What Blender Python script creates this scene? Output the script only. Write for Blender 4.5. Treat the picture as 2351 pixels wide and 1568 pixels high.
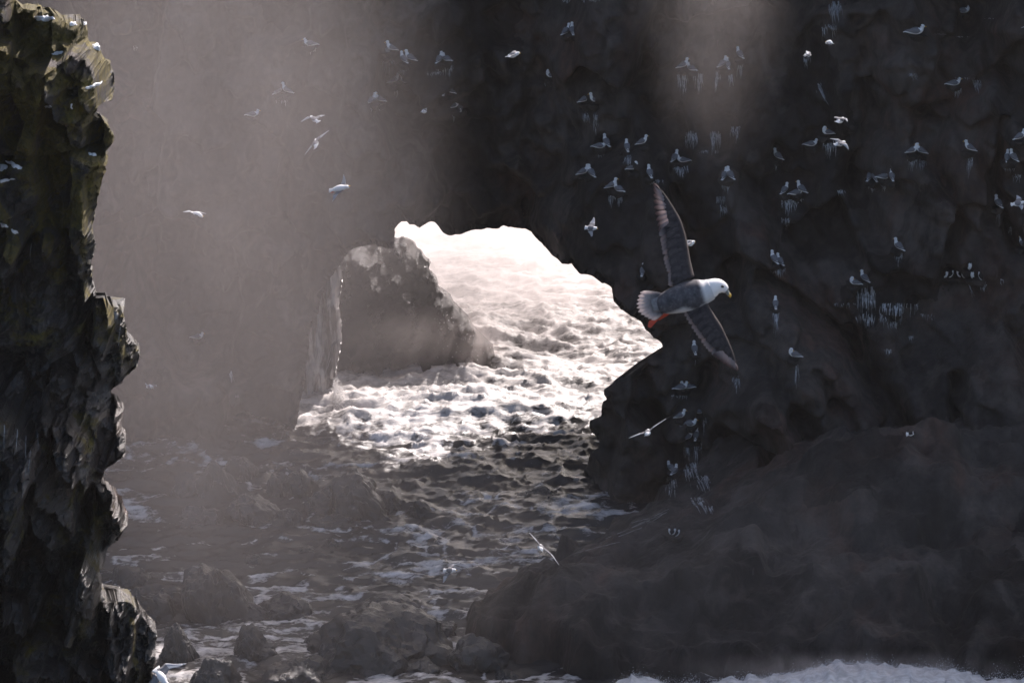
import bpy, math, random
import numpy as np
from mathutils import Vector, Matrix
from mathutils.bvhtree import BVHTree

for o in list(bpy.data.objects):
    bpy.data.objects.remove(o)
S = bpy.context.scene
COL = S.collection
R = math.radians
rng = np.random.default_rng(7)
random.seed(7)

# ------------------------------------------------------------------ camera, sky, sun, exposure
CAM = np.array([0.0, 0.0, 29.0]); PITCH = R(20); LENS = 100.0
cd = bpy.data.cameras.new('camera'); cam = bpy.data.objects.new('camera', cd); COL.objects.link(cam)
cam.location = CAM; cam.rotation_euler = (R(90) - PITCH, 0, 0)
cd.lens = LENS; cd.sensor_width = 36; cd.clip_start = 0.5; cd.clip_end = 4000
cd.dof.use_dof = True; cd.dof.focus_distance = 68; cd.dof.aperture_fstop = 16
S.camera = cam

SUN_EL, SUN_AZ = R(41), R(24)          # azimuth to the right of the view direction
sun_dir = np.array([math.sin(SUN_AZ) * math.cos(SUN_EL), math.cos(SUN_AZ) * math.cos(SUN_EL), math.sin(SUN_EL)])
W = bpy.data.worlds.new('World'); S.world = W; W.use_nodes = True
nt = W.node_tree; nt.nodes.clear()
wo = nt.nodes.new('ShaderNodeOutputWorld'); bg = nt.nodes.new('ShaderNodeBackground'); sk = nt.nodes.new('ShaderNodeTexSky')
sk.sky_type = 'NISHITA'; sk.sun_disc = False; sk.sun_elevation = SUN_EL; sk.sun_rotation = SUN_AZ
sk.dust_density = 3.0; sk.air_density = 0.8; sk.ozone_density = 0.5
bg.inputs[1].default_value = 0.135
nt.links.new(sk.outputs[0], bg.inputs[0]); nt.links.new(bg.outputs[0], wo.inputs[0])
sl = bpy.data.lights.new('sun', 'SUN'); so = bpy.data.objects.new('sun', sl); COL.objects.link(so)
sl.energy = 5.0; sl.angle = R(0.5); sl.color = (1.0, 0.91, 0.89)
so.rotation_euler = Vector(sun_dir).to_track_quat('Z', 'Y').to_euler(); so.location = (20, 60, 60)

S.view_settings.view_transform = 'Standard'; S.view_settings.look = 'None'
S.view_settings.exposure = 0.75; S.view_settings.gamma = 1.0; S.view_settings.use_curve_mapping = False
S.render.engine = 'CYCLES'
cy = S.cycles
cy.use_denoising = True
try: cy.denoiser = 'OPENIMAGEDENOISE'
except Exception: pass
cy.max_bounces = 6; cy.diffuse_bounces = 3; cy.glossy_bounces = 2; cy.transmission_bounces = 3
cy.volume_bounces = 2; cy.transparent_max_bounces = 8
cy.sample_clamp_indirect = 4; cy.sample_clamp_direct = 0
cy.caustics_reflective = False; cy.caustics_refractive = False
cy.volume_step_rate = 1.0; cy.volume_max_steps = 256

# ------------------------------------------------------------------ pixel <-> world (photo measured 2351 x 1568)
FPX = LENS / 36.0 * 2351; CX, CY = 1175.5, 784.0
FWD = np.array([0, math.cos(PITCH), -math.sin(PITCH)]); UP = np.array([0, math.sin(PITCH), math.cos(PITCH)]); RT = np.array([1.0, 0, 0])
def ray(px, py): return FWD + RT * ((px - CX) / FPX) + UP * ((CY - py) / FPX)
def at(px, py, t): return CAM + ray(px, py) * t
def atY(px, py, Y): r = ray(px, py); return CAM + r * (Y / r[1])
def atZ(px, py, z=0.0): r = ray(px, py); return CAM + r * ((z - CAM[2]) / r[2])
def proj(P):
    d = P - CAM; zc = d @ FWD
    return CX + FPX * d[..., 0] / zc, CY - FPX * (d @ UP) / zc, zc
def ss(a, b, x):
    t = np.clip((x - a) / (b - a), 0, 1); return t * t * (3 - 2 * t)

# ------------------------------------------------------------------ noise
def _h(ix, iy, iz, seed):
    n = (ix.astype(np.int64) * 374761393 + iy.astype(np.int64) * 668265263 + iz.astype(np.int64) * 2147483647 + seed * 1274126177) & 0xFFFFFFFF
    n = ((n ^ (n >> 13)) * 1274126177) & 0xFFFFFFFF
    n = ((n ^ (n >> 16)) * 2246822519) & 0xFFFFFFFF
    return ((n ^ (n >> 15)) & 0xFFFFFF) / float(0xFFFFFF)
def vnoise(p, seed=0):
    i = np.floor(p).astype(np.int64); f = p - i; f = f * f * f * (f * (f * 6 - 15) + 10)
    out = 0
    for dx in (0, 1):
        wx = f[..., 0] if dx else 1 - f[..., 0]
        for dy in (0, 1):
            wy = f[..., 1] if dy else 1 - f[..., 1]
            for dz in (0, 1):
                wz = f[..., 2] if dz else 1 - f[..., 2]
                out = out + wx * wy * wz * _h(i[..., 0] + dx, i[..., 1] + dy, i[..., 2] + dz, seed)
    return out * 2 - 1
def fbm(p, octv=4, seed=0, gain=0.5):
    a, s, out = 1.0, 1.0, 0
    for k in range(octv):
        out = out + a * vnoise(p * s + k * 17.3, seed + k); a *= gain; s *= 2.03
    return out
def ridged(p, octv=4, seed=0):
    a, s, out = 1.0, 1.0, 0
    for k in range(octv):
        out = out + a * (1 - 2 * np.abs(vnoise(p * s + k * 9.1, seed + k))); a *= 0.5; s *= 2.1
    return out
def crests(p, octv=4, seed=0):
    """thin raised lines with flat water between them"""
    a, s, out = 1.0, 1.0, 0
    for k in range(octv):
        q = p * s + k * 9.1; q = q + 0.35 * np.stack([vnoise(q * 0.9, seed + 70), vnoise(q * 0.9, seed + 71), q[..., 0] * 0], -1)
        out = out + a * (2 * (1 - np.abs(vnoise(q, seed + k))) ** 4 - 0.45); a *= 0.55; s *= 2.1
    return out
def facets(p, seed=0, tilt=0.8):
    """blocky broken rock: each jittered cell is a tilted plane of its own height, in about -1..1"""
    i = np.floor(p).astype(np.int64)
    best = np.full(p.shape[:-1], 1e9); h = np.zeros(p.shape[:-1])
    for dx in (-1, 0, 1):
        for dy in (-1, 0, 1):
            for dz in (-1, 0, 1):
                a, b, c = i[..., 0] + dx, i[..., 1] + dy, i[..., 2] + dz
                q = np.stack([a + _h(a, b, c, seed), b + _h(a, b, c, seed + 1), c + _h(a, b, c, seed + 2)], -1)
                d = p - q; r2 = (d * d).sum(-1)
                hh = (_h(a, b, c, seed + 3) * 2 - 1)
                for k in range(3):
                    hh = hh + d[..., k] * (_h(a, b, c, seed + 4 + k) * 2 - 1) * tilt
                m = r2 < best
                best = np.where(m, r2, best); h = np.where(m, hh, h)
    return h
def blur(a, k=1):
    for _ in range(k):
        p = np.pad(a, 1, mode='edge')
        a = (p[:-2, 1:-1] + p[2:, 1:-1] + p[1:-1, :-2] + p[1:-1, 2:] + 2 * p[1:-1, 1:-1]) / 6
    return a
def poly_sd(px, py, poly):
    """signed distance to a pixel polygon, negative inside, and the nearest point on it"""
    P = np.array(poly, float); Q = np.roll(P, -1, 0)
    best = np.full(px.shape, 1e18); nx = np.zeros(px.shape); ny = np.zeros(px.shape); ins = np.zeros(px.shape, bool)
    for (x0, y0), (x1, y1) in zip(P, Q):
        ex, ey = x1 - x0, y1 - y0
        t = np.clip(((px - x0) * ex + (py - y0) * ey) / (ex * ex + ey * ey + 1e-12), 0, 1)
        qx, qy = x0 + t * ex, y0 + t * ey
        d = (px - qx) ** 2 + (py - qy) ** 2
        m = d < best
        best = np.where(m, d, best); nx = np.where(m, qx, nx); ny = np.where(m, qy, ny)
        c = ((y0 > py) != (y1 > py))
        with np.errstate(divide='ignore', invalid='ignore'):
            xi = ex * (py - y0) / (ey if ey else 1e-12) + x0
        ins ^= c & (px < xi)
    d = np.sqrt(best)
    return np.where(ins, -d, d), nx, ny
def rough_poly(poly, amp=5, step=6, seed=1):
    """the same outline with small broken edges between the measured points"""
    r = random.Random(seed); out = []
    if amp >= 4 and step < 20: poly = rough_poly(poly, amp * 2.2, 26, seed + 50)
    P = poly + [poly[0]]
    for (x0, y0), (x1, y1) in zip(P[:-1], P[1:]):
        L = math.hypot(x1 - x0, y1 - y0); n = max(1, int(L / step))
        for k in range(n):
            t = k / n; a = 0 if k == 0 else amp * (r.random() - 0.5)
            out.append((x0 + (x1 - x0) * t - (y1 - y0) / (L + 1e-9) * a, y0 + (y1 - y0) * t + (x1 - x0) / (L + 1e-9) * a))
    return out

# ------------------------------------------------------------------ object helpers
def mesh_obj(name, V, F, mats, parent=None, smooth=False, mi=None):
    me = bpy.data.meshes.new(name)
    V = np.asarray(V, float)
    me.from_pydata([tuple(v) for v in V], [], [tuple(int(i) for i in f) for f in F])
    if not isinstance(mats, (list, tuple)): mats = [mats]
    for m in mats: me.materials.append(m)
    if mi is not None: me.polygons.foreach_set('material_index', np.asarray(mi, np.int32))
    if smooth: me.polygons.foreach_set('use_smooth', np.ones(len(me.polygons), bool))
    me.update()
    o = bpy.data.objects.new(name, me); COL.objects.link(o)
    if parent: o.parent = parent
    return o
def quad_mesh(name, V, Q, mat, parent=None, smooth=True):
    """fast path for big quad meshes (numpy arrays)"""
    me = bpy.data.meshes.new(name); Q = np.asarray(Q, np.int32)
    me.vertices.add(len(V)); me.vertices.foreach_set('co', np.asarray(V, np.float32).ravel())
    me.loops.add(Q.size); me.loops.foreach_set('vertex_index', Q.ravel())
    me.polygons.add(len(Q)); me.polygons.foreach_set('loop_start', np.arange(0, Q.size, Q.shape[1], dtype=np.int32))
    me.polygons.foreach_set('loop_total', np.full(len(Q), Q.shape[1], np.int32))
    me.polygons.foreach_set('use_smooth', np.full(len(Q), smooth, bool))
    me.materials.append(mat); me.update(calc_edges=True); me.validate()
    o = bpy.data.objects.new(name, me); COL.objects.link(o)
    if parent: o.parent = parent
    return o
def tag(o, label=None, cat=None, group=None, kind=None):
    if label: o['label'] = label
    if cat: o['category'] = cat
    if group: o['group'] = group
    if kind: o['kind'] = kind
    return o
def empty(name, loc, rz=0.0):
    o = bpy.data.objects.new(name, None); COL.objects.link(o); o.location = loc; o.rotation_euler = (0, 0, rz)
    o.empty_display_size = 0.1
    return o
def copy_tree(o, parent=None):
    c = o.copy(); COL.objects.link(c)
    if parent is not None:
        c.parent = parent; c.matrix_parent_inverse = o.matrix_parent_inverse.copy()
    for ch in list(o.children): copy_tree(ch, c)
    return c

# ------------------------------------------------------------------ materials
def new_mat(name):
    m = bpy.data.materials.new(name); m.use_nodes = True
    n = m.node_tree; n.nodes.clear()
    out = n.nodes.new('ShaderNodeOutputMaterial'); b = n.nodes.new('ShaderNodeBsdfPrincipled')
    n.links.new(b.outputs[0], out.inputs[0])
    return m, n, b, out
def N(n, t, **kw):
    x = n.nodes.new(t)
    for k, v in kw.items():
        if k.startswith('i_'):
            key = k[2:]
            x.inputs[int(key) if key.isdigit() else key].default_value = v
        else: setattr(x, k, v)
    return x
def noise(n, vec, scale, detail=4, rough=0.55, dist=0.0):
    t = N(n, 'ShaderNodeTexNoise'); t.inputs['Scale'].default_value = scale; t.inputs['Detail'].default_value = detail
    t.inputs['Roughness'].default_value = rough; t.inputs['Distortion'].default_value = dist
    n.links.new(vec, t.inputs['Vector']); return t.outputs['Fac']
def ramp(n, fac, stops):
    r = N(n, 'ShaderNodeValToRGB'); e = r.color_ramp.elements
    while len(e) < len(stops): e.new(0.5)
    for k, (p, c) in enumerate(stops):
        e[k].position = p; e[k].color = (*c, 1) if not isinstance(c, (int, float)) else (c, c, c, 1)
    n.links.new(fac, r.inputs[0]); return r.outputs[0]
def mixc(n, fac, a, b):
    m = N(n, 'ShaderNodeMix', data_type='RGBA')
    for s, v in ((m.inputs[0], fac), (m.inputs[6], a), (m.inputs[7], b)):
        if hasattr(v, 'is_linked'): n.links.new(v, s)
        elif isinstance(v, (int, float)): s.default_value = v
        else: s.default_value = (*v, 1)
    return m.outputs[2]
def mth(n, op, a, b=None, clamp=False):
    m = N(n, 'ShaderNodeMath', operation=op, use_clamp=clamp)
    for s, v in zip(m.inputs, (a, b)):
        if v is None: continue
        if hasattr(v, 'is_linked'): n.links.new(v, s)
        else: s.default_value = v
    return m.outputs[0]
def bump(n, b, h, strength=0.5, dist=0.05):
    x = N(n, 'ShaderNodeBump'); x.inputs['Strength'].default_value = strength; x.inputs['Distance'].default_value = dist
    n.links.new(h, x.inputs['Height']); n.links.new(x.outputs[0], b.inputs['Normal'])

def rock_material(name, dark, mid, warm, rough=(0.35, 0.75), bscale=9.0, bdist=0.05, moss=0.0, stretch=0.6, spec=0.5, panels=0.0):
    m, n, b, out = new_mat(name)
    g = N(n, 'ShaderNodeNewGeometry'); mp = N(n, 'ShaderNodeMapping'); n.links.new(g.outputs['Position'], mp.inputs[0])
    mp.inputs['Scale'].default_value = (1, 1, stretch); v = mp.outputs[0]
    big = noise(n, v, 0.42, 6, 0.62, 0.25); sm = noise(n, v, 2.6, 6, 0.65, 0.0); fine = noise(n, v, bscale, 6, 0.7)
    c = ramp(n, big, [(0.35, dark), (0.52, mid), (0.66, warm)])
    c = mixc(n, ramp(n, sm, [(0.35, 0.0), (0.7, 0.75)]), c, tuple(x * 0.55 for x in dark))
    if panels > 0:
        wv = N(n, 'ShaderNodeVectorMath', operation='MULTIPLY_ADD'); nz_ = N(n, 'ShaderNodeTexNoise'); nz_.inputs['Scale'].default_value = 1.1; nz_.inputs['Detail'].default_value = 4
        n.links.new(v, nz_.inputs['Vector']); n.links.new(nz_.outputs['Color'], wv.inputs[0]); wv.inputs[1].default_value = (1.6, 1.6, 1.6); n.links.new(v, wv.inputs[2])
        vo = N(n, 'ShaderNodeTexVoronoi'); vo.inputs['Scale'].default_value = panels; n.links.new(wv.outputs[0], vo.inputs['Vector'])
        sx_ = N(n, 'ShaderNodeSeparateXYZ'); n.links.new(vo.outputs['Color'], sx_.inputs[0])
        mm_ = N(n, 'ShaderNodeMapRange', i_3=0.45, i_4=1.5); n.links.new(sx_.outputs[0], mm_.inputs[0])
        hs = N(n, 'ShaderNodeHueSaturation'); n.links.new(mm_.outputs[0], hs.inputs['Value']); n.links.new(c, hs.inputs['Color']); c = hs.outputs[0]
    gr = noise(n, v, 0.8, 5, 0.6, 0.2)
    c = mixc(n, ramp(n, gr, [(0.54, 0.0), (0.66, 0.75)]), c, tuple(min(1, x * 1.7) for x in mid))
    rr = ramp(n, noise(n, v, 1.3, 4), [(0.35, rough[0]), (0.65, rough[1])])
    if moss > 0:
        sp = N(n, 'ShaderNodeSeparateXYZ'); n.links.new(g.outputs['Position'], sp.inputs[0])
        hz = N(n, 'ShaderNodeMapRange', i_1=12.2, i_2=15.6); n.links.new(sp.outputs[2], hz.inputs[0])
        nz = N(n, 'ShaderNodeSeparateXYZ'); n.links.new(g.outputs['Normal'], nz.inputs[0])
        up = N(n, 'ShaderNodeMapRange', i_1=-0.7, i_2=0.5); n.links.new(nz.outputs[2], up.inputs[0])
        mm = noise(n, g.outputs['Position'], 1.15, 6, 0.68, 0.8)
        k = mth(n, 'ADD', mm, mth(n, 'MULTIPLY', hz.outputs[0], 0.15)); k = mth(n, 'ADD', k, mth(n, 'MULTIPLY', up.outputs[0], 0.07))
        mk = ramp(n, k, [(0.615, 0.0), (0.70, moss)])
        mc = ramp(n, noise(n, g.outputs['Position'], 7.0, 5, 0.7), [(0.3, (0.030, 0.024, 0.006)), (0.55, (0.082, 0.062, 0.007)), (0.75, (0.17, 0.13, 0.009))])
        c = mixc(n, mk, c, mc)
        rr = mixc(n, mk, rr, (0.95, 0.95, 0.95))
        # higher up the rock is drier and duller
        rr = mixc(n, mth(n, 'MULTIPLY', hz.outputs[0], 0.8), rr, (0.85, 0.85, 0.85))
    n.links.new(c, b.inputs['Base Color']); n.links.new(rr, b.inputs['Roughness'])
    b.inputs['Specular IOR Level'].default_value = spec
    hgt = mth(n, 'ADD', fine, mth(n, 'MULTIPLY', sm, 1.2))
    bump(n, b, hgt, 0.9, bdist)
    return m

M_CLIFF = rock_material('cliff_rock', (0.025, 0.0225, 0.021), (0.056, 0.046, 0.040), (0.078, 0.046, 0.035), (0.6, 0.9), 6.0, 0.06, spec=0.2, panels=0.5)
M_SHELF = rock_material('shelf_rock', (0.018, 0.0155, 0.0145), (0.028, 0.0235, 0.0205), (0.040, 0.025, 0.019), (0.4, 0.8), 7.0, 0.06, spec=0.3, panels=0.8)
M_STACK = rock_material('stack_rock', (0.014, 0.013, 0.013), (0.022, 0.020, 0.020), (0.030, 0.022, 0.020), (0.08, 0.32), 5.0, 0.14, spec=0.5)
M_NEAR = rock_material('mossy_rock', (0.014, 0.012, 0.011), (0.040, 0.034, 0.031), (0.062, 0.028, 0.016), (0.12, 0.5), 16.0, 0.035, moss=0.95, spec=0.6, panels=1.3)
M_WET = rock_material('wet_boulder_rock', (0.013, 0.012, 0.012), (0.020, 0.018, 0.017), (0.026, 0.019, 0.016), (0.16, 0.45), 6.0, 0.06, spec=0.6)

def plain(name, c, rough=0.8, spec=0.3, var=0.0, vscale=30.0, transl=0.0):
    m, n, b, out = new_mat(name)
    b.inputs['Roughness'].default_value = rough; b.inputs['Specular IOR Level'].default_value = spec
    tc = N(n, 'ShaderNodeTexCoord')
    if var > 0:
        f = noise(n, tc.outputs['Object'], vscale, 4)
        col = mixc(n, ramp(n, f, [(0.35, 0.0), (0.65, 1.0)]), tuple(x * (1 - var) for x in c), tuple(min(1, x * (1 + var)) for x in c))
        n.links.new(col, b.inputs['Base Color'])
    else:
        b.inputs['Base Color'].default_value = (*c, 1)
    if transl > 0:
        t = N(n, 'ShaderNodeBsdfTranslucent'); t.inputs[0].default_value = (*c, 1)
        mx = N(n, 'ShaderNodeMixShader'); mx.inputs[0].default_value = transl
        n.links.new(b.outputs[0], mx.inputs[1]); n.links.new(t.outputs[0], mx.inputs[2]); n.links.new(mx.outputs[0], out.inputs[0])
    return m
M_WHITE = plain('white_plumage', (0.88, 0.87, 0.86), 0.85, 0.2, 0.04, 40, 0.15)
M_GREY = plain('grey_plumage', (0.16, 0.157, 0.165), 0.85, 0.2, 0.12, 40, 0.0)
M_PALEWING = plain('pale_grey_wing', (0.42, 0.43, 0.46), 0.85, 0.2, 0.10, 40, 0.25)
M_BLACK = plain('black_feather', (0.02, 0.02, 0.022), 0.7, 0.3, 0.1)
M_YELLOW = plain('yellow_beak', (0.70, 0.42, 0.05), 0.45, 0.5)
M_HORN = plain('grey_beak', (0.20, 0.21, 0.20), 0.45, 0.5)
M_ORANGE = plain('orange_foot', (0.46, 0.085, 0.04), 0.5, 0.5, 0.1, 30, 0.25)
M_EYE = plain('dark_eye', (0.006, 0.005, 0.005), 0.12, 0.6)
M_AUK = plain('dark_brown_plumage', (0.035, 0.028, 0.025), 0.8, 0.2, 0.1)
M_GUANO = plain('guano', (0.34, 0.34, 0.34), 0.95, 0.1, 0.45, 9)
M_SNOW = plain('snow', (0.82, 0.83, 0.86), 0.8, 0.2, 0.05, 12, 0.1)
M_FOAM = plain('sea_foam', (0.50, 0.52, 0.56), 0.9, 0.2, 0.25, 5, 0.2)
M_RUN_GLINT = plain('running_water_and_glint', (0.34, 0.33, 0.33), 0.25, 0.5, 0.3, 5, 0.1)  # running water on the slab, painted highlights on the shelf crest
M_DROP = plain('spray_drop', (0.85, 0.83, 0.82), 0.6, 0.4, 0.0, 1, 0.3)
M_NEST = rock_material('ledge_rock', (0.03, 0.027, 0.025), (0.05, 0.042, 0.036), (0.07, 0.052, 0.042), (0.7, 0.95), 20.0, 0.02, spec=0.2)

# ------------------------------------------------------------------ the sea
def sea_height(x, y):
    p = np.stack([x, y, np.zeros_like(x)], -1)
    out = np.zeros_like(x)
    r = np.random.default_rng(3)
    beyond = ss(71, 76, y)
    warp = 0.8 * fbm(p * 0.22, 3, 60)
    for k in range(34):
        wl = 0.3 * (1.11 ** k); a = 0.0085 * wl ** 0.85
        ang = -1.65 + r.normal() * 0.42
        kx, ky = math.cos(ang) * 2 * math.pi / wl, math.sin(ang) * 2 * math.pi / wl
        w = np.sin(kx * (x + warp) + ky * (y + warp) + r.random() * 6.28)
        out = out + a * (1 - np.abs(w)) * 2 * (0.9 if wl < 3 else 0.45 + 0.3 * beyond)
    out = out - 0.20
    # broken, churned water
    churn = crests(p * np.array([0.55, 1.9, 1]), 5, 20) * 0.07
    bil = np.abs(fbm(p * 0.8, 5, 31)) * 0.5
    d = lambda cx, cy, rx, ry: np.exp(-((x - cx) / rx) ** 2 - ((y - cy) / ry) ** 2)
    def at_px(px, py): q = atZ(px, py); return q[0], q[1]
    for (px, py, rx, ry, h) in ((1000, 935, 2.2, 0.9, 0.75), (1090, 930, 0.9, 0.6, 0.6), (1210, 655, 2.3, 0.9, 0.75), (1225, 640, 0.35, 0.3, 0.9), (1250, 760, 3, 1.0, 0.5),
                                (1120, 790, 0.9, 1.6, 0.8), (1060, 880, 1.6, 0.5, 0.5), (1310, 880, 1.1, 0.5, 0.5), (1130, 960, 3.0, 0.6, 0.35), (820, 985, 1.6, 0.6, 0.5),
                                (1120, 1090, 2.4, 0.8, 0.35), (1380, 700, 1.6, 0.7, 0.35), (1080, 600, 2, 0.8, 0.4)):
        cx, cy = at_px(px, py)
        out = out + d(cx, cy, rx, ry) * h * 0.55 * (0.70 + 0.16 * fbm(p * np.array([0.7, 1.8, 1]), 4, 33) + 0.05 * crests(p * np.array([1.6, 3.4, 1]), 5, 40))
    near_fine = ss(1.0, 0.0, np.abs(y - 77) / 30)
    out = out + churn * near_fine + 0.035 * crests(p * np.array([1.9, 5.2, 1]), 4, 50) * near_fine
    return out
def axis(fine0, fine1, step, lo, hi, grow=1.25):
    a = list(np.arange(fine0, fine1, step)); s = step; x = a[-1]
    while x < hi: s *= grow; x += s; a.append(x)
    s = step; x = a[0]; pre = []
    while x > lo: s *= grow; x -= s; pre.append(x)
    return np.array(pre[::-1] + a)
def grid_quads(nu, nv):
    i = np.arange(nu * nv).reshape(nv, nu)
    return np.stack([i[:-1, :-1], i[:-1, 1:], i[1:, 1:], i[1:, :-1]], -1).reshape(-1, 4)
gx = axis(-13, 8, 0.075, -420, 420); gy = axis(55, 96, 0.075, -60, 760)
X, Y = np.meshgrid(gx, gy)
H = sea_height(X, Y)
V = np.stack([X, Y, H], -1)
p3 = np.stack([X, Y, X * 0], -1)
# broken white water, plus white beyond the arch standing in for sun glare
beyond = ss(71.0, 75.5, Y)
lace = crests(p3 * np.array([0.40, 1.1, 1]) + 0.5 * fbm(p3 * 0.9, 3, 70)[..., None], 5, 80)
foam = np.clip(-0.02 + 0.26 * lace + 0.50 * H + 0.34 * beyond, 0, 1)
foam = np.maximum(foam, 0.50 * beyond + 0.08 * lace * beyond)
qx, qy = atZ(960, 950)[:2]
foam = np.clip(foam + 0.35 * np.exp(-((X - qx) / 4.0) ** 2 - ((Y - qy) / 2.0) ** 2), 0, 1)
fx, fy = atZ(600, 1480)[:2]
foam = np.clip(foam + 0.30 * np.exp(-((X - fx) / 4.0) ** 2 - ((Y - fy) / 2.2) ** 2), 0, 1)
m, n, b, out = new_mat('sea_water')
g = N(n, 'ShaderNodeNewGeometry'); at_ = N(n, 'ShaderNodeAttribute', attribute_name='foam')
mp = N(n, 'ShaderNodeMapping'); n.links.new(g.outputs['Position'], mp.inputs[0]); mp.inputs['Scale'].default_value = (0.7, 2.2, 1)
nf = noise(n, mp.outputs[0], 2.2, 8, 0.7, 0.8); nf2 = noise(n, mp.outputs[0], 9.0, 5, 0.7, 0.5)
f = mth(n, 'ADD', at_.outputs['Fac'], mth(n, 'MULTIPLY', mth(n, 'SUBTRACT', nf, 0.5), 1.3))
f = mth(n, 'ADD', f, mth(n, 'MULTIPLY', mth(n, 'SUBTRACT', nf2, 0.5), 0.6))
fm = ramp(n, f, [(0.30, 0.0), (0.52, 0.55), (0.85, 1.0)])
n.links.new(mixc(n, fm, (0.034, 0.031, 0.029), (0.70, 0.66, 0.635)), b.inputs['Base Color'])
n.links.new(mixc(n, fm, (0.22, 0.22, 0.22), (0.5, 0.5, 0.5)), b.inputs['Roughness'])
b.inputs['Specular IOR Level'].default_value = 0.5; b.inputs['IOR'].default_value = 1.33
bump(n, b, mth(n, 'ADD', nf2, mth(n, 'MULTIPLY', nf, 0.5)), 0.4, 0.05)
M_SEA = m
sea = quad_mesh('sea', V.reshape(-1, 3), grid_quads(len(gx), len(gy)), M_SEA)
a = sea.data.attributes.new('foam', 'FLOAT', 'POINT'); a.data.foreach_set('value', foam.ravel().astype(np.float32))
tag(sea, 'churning foam-streaked sea below the cliffs', kind='structure')

# ------------------------------------------------------------------ the cliff with the sea arch
ARCH = [(905, 527), (918, 512), (932, 506), (940, 516), (952, 516), (962, 524), (975, 516), (990, 509), (1003, 515), (1012, 528), (1030, 541), (1060, 538), (1095, 527),
        (1120, 523), (1146, 525), (1158, 517), (1166, 522), (1212, 524), (1232, 548), (1258, 575), (1290, 606), (1312, 605), (1330, 629), (1352, 631), (1375, 645),
        (1405, 662), (1407, 690), (1425, 710), (1450, 727), (1470, 736), (1485, 760), (1508, 779), (1522, 795), (1515, 810), (1490, 822), (1466, 845), (1463, 872),
        (1440, 862), (1412, 872), (1392, 890), (1383, 902), (1396, 912), (1382, 928), (1382, 955), (1354, 965), (1350, 980), (1374, 1010), (1376, 1025), (1352, 1046), (1349, 1066),
        (1336, 1080), (1350, 1100), (1345, 1130), (1370, 1190), (1300, 1320), (1000, 1330), (640, 1150), (672, 1000), (682, 970), (690, 920), (700, 870), (708, 810), (716, 750),
        (735, 690), (756, 640), (778, 612), (800, 577), (830, 566), (860, 560), (880, 568), (903, 572), (906, 550)]
ARCH_R = rough_poly(ARCH, 5, 7, 4)
gx = axis(-14.6, 15.6, 0.058, -60, 60, 1.3)
zf = np.arange(-1.6, 14.4, 0.055)
ncz = 18
X = np.repeat(gx[None, :], len(zf) + ncz, 0)
top = 15.0 + 5.5 * ss(5.0, 9.0, gx) + 0.8 * fbm(np.stack([gx * 0.35, gx * 0, gx * 0], -1), 3, 5)  # unseen rim, its heights shaped to set where sunlight gets past
Z = np.concatenate([np.repeat(zf[:, None], len(gx), 1), zf[-1] + (np.arange(1, ncz + 1) / ncz)[:, None] * (top - zf[-1])[None, :]], 0)
GROOVES = [([(1690, 630), (1830, 720), (1960, 790), (2005, 860), (2060, 960), (2120, 1060), (2190, 1140)], 1.3, 26), ([(2040, 1000), (2110, 1150), (2150, 1280)], 0.8, 20), ([(2310, 290), (2285, 420), (2335, 570)], 0.9, 16),
           ([(1870, 880), (1990, 1040), (2010, 1150)], 0.7, 22), ([(2200, 880), (2215, 1080), (2290, 1300)], 0.8, 20), ([(2360, 1300), (2210, 1210), (2140, 1110)], 0.6, 10), ([(1500, 60), (1470, 260), (1530, 420)], 0.7, 24),
           ([(1980, 60), (2010, 260), (1960, 420), (2010, 560)], 0.8, 26), ([(1240, 120), (1290, 300), (1270, 470)], 0.7, 26), ([(2351, 120), (2200, 240), (2100, 260)], 0.6, 18), ([(1000, 300), (1090, 400), (1180, 430)], 0.6, 24), ([(1620, 860), (1600, 1000), (1640, 1130)], 0.7, 18)]
def groove(px, py, line):
    best = np.full(px.shape, 1e18)
    for (x0, y0), (x1, y1) in zip(line[:-1], line[1:]):
        ex, ey = x1 - x0, y1 - y0; t = np.clip(((px - x0) * ex + (py - y0) * ey) / (ex * ex + ey * ey), 0, 1)
        best = np.minimum(best, (px - x0 - t * ex) ** 2 + (py - y0 - t * ey) ** 2)
    return np.sqrt(best)
def cliff_Y(x, z):
    p = np.stack([x, np.zeros_like(x), z], -1)
    Yb = 73 - 5.6 * ss(0.3, 2.4, x) * (1 - 0.55 * ss(2.5, 8, z)) - 3.2 * ss(4, 13, x) + 0.10 * (z - 4)
    Yb = Yb - 0.9 * np.exp(-((x - (-4.2)) / 1.2) ** 2) * (1 - ss(3, 7, z)) * 0
    Yb = Yb + 0.9 * fbm(p * 0.22, 3, 11)
    # leaning buttresses and gullies of the right-hand wall
    q = x * 0.8 + z * 0.55
    Yb = Yb + (1.35 * ridged(np.stack([q * 0.28, p[..., 1], (z - x) * 0.05], -1), 2, 14)) * ss(3, 7, x)
    Yb = Yb + blur(0.85 * facets(p * np.array([0.5, 1, 0.36]), 21), 4) + blur(0.34 * facets(p * np.array([1.5, 1, 1.1]), 33), 2) + blur(0.11 * facets(p * np.array([3.8, 1, 3.0]), 45), 1)
    Yb = Yb + 0.10 * fbm(p * 2.3, 4, 51) + 0.03 * vnoise(p * 9, 57)
    return Yb
Yc = cliff_Y(X, Z)
gpx, gpy, _ = proj(np.stack([X, Yc, Z], -1))
wob = 14 * fbm(np.stack([X * 1.1, X * 0, Z * 1.1], -1), 3, 141); wob2 = 14 * fbm(np.stack([X * 1.1, X * 0, Z * 1.1], -1), 3, 151)
for line, dep, wid in GROOVES:
    Yc = Yc + dep * np.exp(-(groove(gpx + wob, gpy + wob2, line) / wid) ** 2)
P = np.stack([X, Yc, Z], -1)
px, py, zc = proj(P)
sd, nx, ny = poly_sd(px, py, ARCH_R)
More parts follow.
